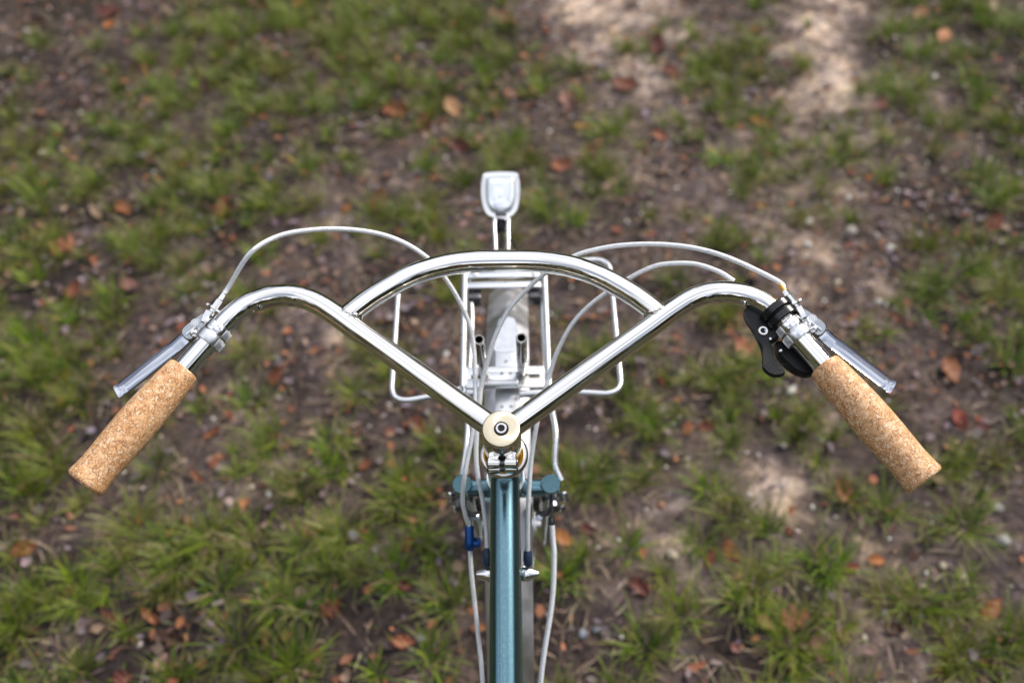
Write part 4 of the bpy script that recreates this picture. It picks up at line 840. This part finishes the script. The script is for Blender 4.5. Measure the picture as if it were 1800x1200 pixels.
# ---- brakes on the fork
def brake(sd):
    r_ = empty('front_brake', bike); a = HT(CR)+Xs*(sd*.0486)
    fwd = V(0, math.cos(TH), math.sin(TH))
    t = BM(); add_box(t, a-S*.048-fwd*.010+Xs*sd*.004, Xs, fwd, S, .012, .015, .026, .003); obj('brake_body', t, M['steel_dark'], r_)
    t = BM(); add_tube(t, [a-S*.030-fwd*.014+Xs*sd*.004, a-S*.052-fwd*.020-Xs*sd*.004, a-S*.075-fwd*.016-Xs*sd*.014], .0032, 12); obj('brake_arm', t, M['steel_dark'], r_)
    t = BM(); add_box(t, a-S*.066-fwd*.006-Xs*sd*.016, Xs, fwd, S, .007, .013, .020, .002); obj('brake_pad', t, M['black'], r_)
    for k, (x, l, f_) in enumerate(((.0150, .032, -.004), (.0160, .050, -.004), (.0125, .062, -.012), (-.012, .070, -.020))):
        t = BM(); q = a-S*l+fwd*f_+Xs*sd*x; add_lathe(t, [(-.006, .0022), (0, .0030), (.001, .0044), (.004, .0044), (.0055, .003), (.0055, 0)], q, (Xs*sd*.5-fwd*.3+S*.8) if x > 0 else S-fwd*.4, 16); obj('brake_bolt', t, M['silver'], r_)
    return r_
brake(1); brake(-1)

# ---- grips
def grip(sd):
    a = BP(sd*.3064, .0665, H0); b = BP(sd*.3834, -.0461, H0); ax = (b-a).normalized(); L_ = (b-a).length+.002
    prof = [(0, 0.0), (0, .0125), (.0006, .0142), (.0022, .0154), (.006, .0161), (.018, .0172), (.036, .0186), (.056, .0195), (.076, .0197), (.096, .0190), (.112, .0184)]
    k = L_/.1385; prof = [(0, .0), (0, .0128), (.0005, .0143), (.0020, .0154), (.006, .0162)]+[(p*k, r) for p, r in ((.018, .0173), (.034, .0184), (.052, .0193), (.070, .0196), (.088, .0192), (.104, .0185), (.117, .0181), (.126, .0184), (.132, .0190))]+[(L_-.0034, .0193), (L_-.0014, .0186), (L_-.0002, .0168), (L_, .0150), (L_, 0)]
    t = BM(); add_lathe(t, prof, a-ax*.001, ax, 56); return part('cork_grip', t, M['cork'])
grip(-1); grip(1)

# ---- brake levers
def lever(sd):
    ax = (BP(sd*.3834, -.0461, H0)-BP(sd*.3064, .0665, H0)).normalized()      # towards the bar end
    up = S.copy(); outw = ax.cross(up)
    if outw.dot(Xs*sd) < 0: outw = -outw
    up = (up-ax*up.dot(ax)).normalized(); O = BP(sd*.3064, .0665, H0)-ax*.0435
    P = lambda a, c, h: O+ax*(a*.001)+outw*(c*.001)+up*(h*.001)
    root = empty('brake_lever', bike)
    for k, (d0, d1, rr) in enumerate(((-11, -.8, .0134), (.2, 11, .0142))):
        t = BM(); add_lathe(t, [(d0*.001, RB+.0001), (d0*.001, rr-.0006), (d0*.001+.0008, rr), (d1*.001-.0008, rr), (d1*.001, rr-.0006), (d1*.001, RB+.0001)], O, ax, 48, close=True); obj('clamp_band', t, M['satin'] if k else M['silver'], root)
        t = BM()
        for q in range(9):                                                 # serrated underside
            an = R(150+q*9); cdir = outw*math.cos(an)+up*math.sin(an)
            add_box(t, O+ax*((d0+d1)*.0005)+cdir*(rr+.0001), ax, cdir, ax.cross(cdir), (d1-d0)*.001-.002, .0016, .0012, .0003)
        obj('clamp_serration', t, M['satin'], root)
    # bracket
    t = BM(); ol = [(-17, 13), (-15.5, 19), (-11, 21.5), (-4, 24), (6, 26.5), (13, 27), (17, 24.5), (19, 19), (18.5, 14.5), (13, 12), (5, 11.5), (-6, 11.5)]
    add_prism(t, smooth_loop(ol, 4), P, -3.5, 5.5, 1.0); obj('bracket', t, M['bracket'], root)
    # rosette emblem on the bracket
    t = BM(); add_lathe(t, [(0, .0038), (.0003, .0040), (.0004, .0044), (0, .0047)], P(1, 20.5, 5.5), up, 28); 
    for q in range(8):
        an = q*math.pi/4; t2 = P(1+2.4*math.cos(an), 20.5+2.4*math.sin(an), 5.5); add_lathe(t, [(0, .0011), (.0004, .0008), (.0004, 0)], t2, up, 10)
    add_lathe(t, [(0, .0013), (.0005, .0009), (.0005, 0)], P(1, 20.5, 5.5), up, 10); obj('rosette_emblem', t, M['satin'], root)
    # pivot and hinge hardware
    for (a, c, h, r1, ln) in ((9.5, 15.2, 4, .0036, .0065), (4, 13.2, 4.5, .0030, .006), (8.5, 12.4, 6.0, .0016, .004)):
        t = BM(); add_lathe(t, [(0, 0), (0, r1), (ln-.001, r1), (ln-.0002, r1*.8), (ln, r1*.5), (ln-.0012, 0)], P(a, c, h), (up*.75-outw*.5+ax*.3), 18); obj('pivot_screw', t, M['silver'], root)
    t = BM(); add_prism(t, [(4, 17.2), (15.5, 19.6), (16, 18.4), (4.5, 15.9)], P, 5.0, 7.6, .3); obj('hinge_tab', t, M['silver'], root)
    t = BM(); add_prism(t, [(-17, 12.5), (-16, 19.5), (-8, 18.5), (-2, 15), (-3, 11)], P, 4.5, 9.5, 1.2); obj('hinge_block', t, M['silver'], root)
    # barrel adjuster with wing nut
    d = (P(-38, 18.8, 4)-P(-14, 15.8, 4.5)); L_ = d.length; d.normalize(); q = P(-13, 15.7, 4.5)
    t = BM(); add_lathe(t, [(0, 0), (0, .0046), (.003, .0048), (.0035, .0036), (.006, .0036), (.0065, .0058), (.0085, .0060), (.0090, .0044), (.0175, .0044), (.0185, .0034), (.0245, .0031), (.0245, 0)], q, d, 8); obj('barrel_adjuster', t, M['silver'], root)
    t = BM(); add_box(t, q+d*.0078, d, outw, up, .0030, .0170, .0050, .0012); obj('lock_nut', t, M['silver'], root)
    t = BM(); add_lathe(t, [(.0235, 0), (.0235, .0027), (.032 if sd > 0 else .027, .0026), (.032 if sd > 0 else .027, 0)], q, d, 14); obj('cable_ferrule', t, M['amber'] if sd > 0 else M['silver'], root)
    # blade: pressed channel
    N = 34; rows = []; t = BM(); prof = [(-6.4, 3.8), (-6.2, 4.4), (-5.7, 4.0), (-5.1, 1.2), (-4.0, .2), (0, 0), (4.0, .2), (5.1, 1.2), (5.7, 4.0), (6.2, 4.4), (6.4, 3.8), (5.9, .4), (4.6, -1.0), (0, -1.2), (-4.6, -1.0), (-5.9, .4)]
    path = spline([P(17.5, 18.6, 2.0), P(23, 19.2, 1.2), P(32, 20.6, 1.0), P(42, 23.0, 1.0), (P(56, 26.2, .6)), P(72, 30.0, -.2), P(86, 33.6, -1.2), P(93, 35.6, -1.4), P(98, 37.4, 1.0)], 5); N = len(path)
    wid = [1.05 if i/(N-1) < .12 else 1.0+.08*math.sin(i/(N-1)*3) for i in range(N)]
    for i, c in enumerate(path):
        tan = (path[min(i+1, N-1)]-path[max(i-1, 0)]).normalized(); sdv = tan.cross(up).normalized()
        if sdv.dot(outw) < 0: sdv = -sdv
        nn = sdv.cross(tan).normalized()
        if nn.dot(up) < 0: nn = -nn
        f = i/(N-1); wv = wid[i]*(.95 if f < .05 else 1); fl = 1.0 if f < .86 else max(.25, 1-(f-.86)/.14*.8)
        tl = math.radians(6)
        s2 = sdv*math.cos(tl)+nn*math.sin(tl); n2 = nn*math.cos(tl)-sdv*math.sin(tl)
        rows.append([t.verts.new(c+s2*(u*.001*wv)+n2*((v*fl if v > .5 else v)*.001)) for u, v in prof])
    for A, B in zip(rows, rows[1:]):
        for k in range(len(prof)): t.faces.new((A[k], A[(k+1) % len(prof)], B[(k+1) % len(prof)], B[k]))
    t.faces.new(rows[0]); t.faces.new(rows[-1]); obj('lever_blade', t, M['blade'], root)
    t = BM(); ol = [(10, 22), (16, 26.5), (26, 27.5), (40, 28.6), (52, 31.0), (50, 29.4), (38, 26.5), (24, 24.5), (16, 22)]
    add_prism(t, ol, P, -3.0, 2.2, .5); obj('lever_web', t, M['bracket'], root)
    return P, ax, up, outw, O, q+d*.026, q+d*.036
M['bracket'] = mat('grey_chromed_bracket', (.44, .47, .50), 1, .18, nodes=smudge(150, .12, .26, .06, 300))
M['blade'] = mat('polished_lever_steel', (.50, .53, .60), 1, .10, nodes=smudge(60, .07, .16, .05, 90))  # base colour darkened to stand for the dark reflection in the trough
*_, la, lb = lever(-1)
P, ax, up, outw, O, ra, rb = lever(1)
# ---- cables
def cable(name, pts, r=.0025, m='cable', n=7, parent=bike): t = BM(); add_tube(t, spline(pts, n), r, 14); return part(name, t, M[m], parent)
CL = [(-0.278, 0.121, 0.9586), (-0.2719, 0.131, 0.9646), (-0.2644, 0.1406, 0.9688), (-0.2447, 0.1665, 0.9778), (-0.219, 0.1864, 0.9814), (-0.1873, 0.1984, 0.978), (-0.155, 0.2061, 0.9709), (-0.122, 0.2095, 0.96), (-0.0944, 0.208, 0.9449), (-0.0721, 0.2023, 0.9263), (-0.0605, 0.1957, 0.9109), (-0.0471, 0.1841, 0.89), (-0.0361, 0.1704, 0.8646), (-0.0325, 0.1568, 0.846), (-0.0311, 0.1371, 0.8287), (-0.0313, 0.1097, 0.8115), (-0.0343, 0.0842, 0.7892), (-0.0395, 0.0655, 0.773), (-0.0441, 0.0473, 0.7572), (-0.047, 0.0353, 0.7335), (-0.0448, 0.0281, 0.7139), (-0.0413, 0.0235, 0.6985)]
CRT = [(0.2826, 0.1171, 0.9582), (0.2721, 0.1259, 0.9594), (0.2539, 0.1425, 0.961), (0.2287, 0.1601, 0.9636), (0.1972, 0.1755, 0.9643), (0.1649, 0.1863, 0.961), (0.1319, 0.1937, 0.9548), (0.1039, 0.1984, 0.9462), (0.0753, 0.1996, 0.9345), (0.0454, 0.1936, 0.9165), (0.0262, 0.1846, 0.9024), (0.0068, 0.1724, 0.8854), (-0.0069, 0.1569, 0.8655), (-0.0152, 0.143, 0.8468), (-0.0238, 0.1234, 0.8233), (-0.0265, 0.1074, 0.8094), (-0.0301, 0.0824, 0.7875), (-0.0311, 0.0623, 0.77), (-0.029, 0.0459, 0.7556), (-0.0253, 0.0326, 0.7373), (-0.022, 0.0113, 0.712), (-0.0215, -0.0055, 0.6950)]
CS = [(0.2315, 0.1552, 0.9393), (0.2162, 0.1639, 0.9445), (0.1939, 0.1752, 0.9442), (0.1667, 0.1824, 0.9377), (0.1502, 0.184, 0.9301), (0.1335, 0.1831, 0.919), (0.1095, 0.1787, 0.9023), (0.0889, 0.1701, 0.8886), (0.0716, 0.1592, 0.8727), (0.057, 0.1422, 0.8515), (0.0489, 0.1283, 0.8328), (0.0426, 0.1124, 0.8191), (0.0381, 0.0988, 0.8073), (0.0336, 0.0861, 0.7962), (0.0276, 0.0621, 0.7688), (0.0239, 0.0297, 0.7406), (0.0226, 0.0086, 0.7155), (0.0223, -0.0059, 0.6963)]
cable('brake_cable', [la, lb]+CL[3:]); cable('brake_cable', [ra, rb]+CRT[3:]); cable('shifter_cable', CS)
for x in (-.0218, .0223):
    t = BM(); add_lathe(t, [(-.004, .0024), (0, .0032), (.003, .0048), (.012, .0052), (.017, .0044), (.019, .003), (.019, 0)], V(x, -.0050, .6955), (0, -.55, -.83), 20); part('cable_boot', t, M['ferrule'])
# blue inline connector and the housing below it
t = BM(); add_lathe(t, [(0, 0), (0, .0040), (.002, .0052), (.016, .0052), (.018, .0060), (.026, .0060), (.028, .0045), (.028, 0)], V(-.0413, .0245, .6990), (.0, -.62, -.78), 20); bc = part('blue_cable_connector', t, M['blue'])
t = BM(); add_lathe(t, [(-.004, 0), (-.004, .0030), (-.002, .0040), (.003, .0042), (.003, 0)], V(-.0413, .0265, .7015), (.0, -.62, -.78), 16); obj('connector_ferrule', t, M['silver'], bc)
t = BM(); add_box(t, V(-.033, .012, .684), (1, 0, 0), (0, .78, -.62), (0, .62, .78), .009, .016, .007, .002); obj('connector_bracket', t, M['blue'], bc)
cable('light_cable', [(-.0413, .0085, .6775), (-.0400, -.012, .6560), (-.0345, -.058, .6130), (-.0301, -.1011, .5743), (-.028, -.19, .49), (-.022, -.32, .34)])
t = BM(); add_tube(t, spline([V(.0505, .0560, .7080), V(.0500, .0420, .6980), V(.0494, .0337, .6905)], 4), .0011, 8); part('bare_wire', t, M['steel_dark'])
t = BM(); add_lathe(t, [(-.003, 0), (-.003, .0030), (.0, .0036), (.004, .0036), (.005, .003), (.005, 0)], V(.0494, .0340, .6910), (0, -.7, -.7), 16); part('wire_ferrule', t, M['steel_dark'])
cable('rear_brake_housing', [(.0494, .0310, .6880), (.0503, .0180, .6760), (0.0512, 0.0029, 0.6635), (0.0479, -0.035, 0.6305), (0.034, -0.1012, 0.5729), (.027, -.19, .48), (.02, -.33, .33)], .0030)

# ---- black thumb shifter, inboard of the right lever
sh = empty('thumb_shifter', bike)
for k, (d0, d1, rr) in enumerate(((-31, -23, .0175), (-21.5, -13.2, .0168))):
    t = BM(); add_lathe(t, [(d0*.001, RB+.0001), (d0*.001, rr-.0010), (d0*.001+.0012, rr), (d1*.001-.0012, rr), (d1*.001, rr-.0010), (d1*.001, RB+.0001)], O, ax, 48, close=True); obj('clamp_band', t, M['black_gloss'], sh)
t = BM(); add_lathe(t, [(-.0235, RB+.0001), (-.0235, .0142), (-.0210, .0142), (-.0210, RB+.0001)], O, ax, 40, close=True); obj('clamp_groove', t, M['black'], sh)
t = BM(); ol = [(-46, -18), (-44, -24), (-33, -28), (-20, -28), (-8, -25), (-4, -18), (-8, -10), (-30, -9), (-38, -12)]
add_prism(t, smooth_loop(ol, 4), P, -14, -3, 2.0); obj('shifter_body', t, M['black'], sh)
t = BM(); ol = [(-4, -14), (2, -20), (12, -22.5), (26, -21), (36, -16), (41, -10), (38, -5), (6, -5)]
add_prism(t, smooth_loop(ol, 4), P, -26, -12, 2.5); obj('shifter_pod', t, M['black'], sh)
t = BM(); ol = [(-38, -24), (-44, -20), (-45, -26), (-34, -33), (-22, -34.5), (-10, -36), (2, -38.5), (12, -43), (20, -43.5), (27, -38), (29, -32), (27, -28), (21, -27.5), (14, -30), (6, -31), (-6, -29.5), (-16, -26), (-26, -23)]
ol = [(-38, -17), (-44, -20), (-45, -24), (-36, -28), (-24, -30.5), (-14, -33), (-5, -36), (3, -40.5), (8, -44.5), (12, -47.5), (18, -47.5), (24, -44.5), (28, -38), (27.5, -33.5), (22, -32), (15, -32.5), (10, -32), (2, -27), (-6, -24), (-16, -21), (-28, -19)]
t2 = smooth_loop(ol, 4); add_prism(t, t2, P, -9, -2.5, 1.6); obj('shifter_paddle', t, M['black'], sh)
t = BM()
for q in range(6):
    for w in range(3):
        add_lathe(t, [(0, .0007), (.0004, .0004), (.0004, 0)], P(11+q*2.4, -44.5+w*3.6+(q % 2)*1.2, -2.5), up, 8)
obj('paddle_dimples', t, M['black_gloss'], sh)
t = BM(); add_lathe(t, [(-.004, .0050), (.0004, .0050), (.0010, .0044), (.0010, .0028), (-.0010, .0026), (-.0010, 0)], P(-17.5, -23.5, -1.8), up, 28); obj('shifter_bolt', t, M['silver'], sh)
t = BM(); add_lathe(t, [(0, .0014), (.0018, .0012), (.0018, 0)], P(-7, -23.5, -2.4), up, 12); obj('small_screw', t, M['silver'], sh)
t = BM(); add_lathe(t, [(0, .0016), (.0018, .0012), (.0018, 0)], P(7, -20.5, -8), up, 12); obj('small_screw', t, M['silver'], sh)
t = BM(); add_tube(t, spline([P(-20, -16, -8), P(-40, -14, -9), P(-52, -4, -10), BP(.2420, .1560, -.012)], 6), .0042, 14); obj('cable_outlet', t, M['black'], sh)
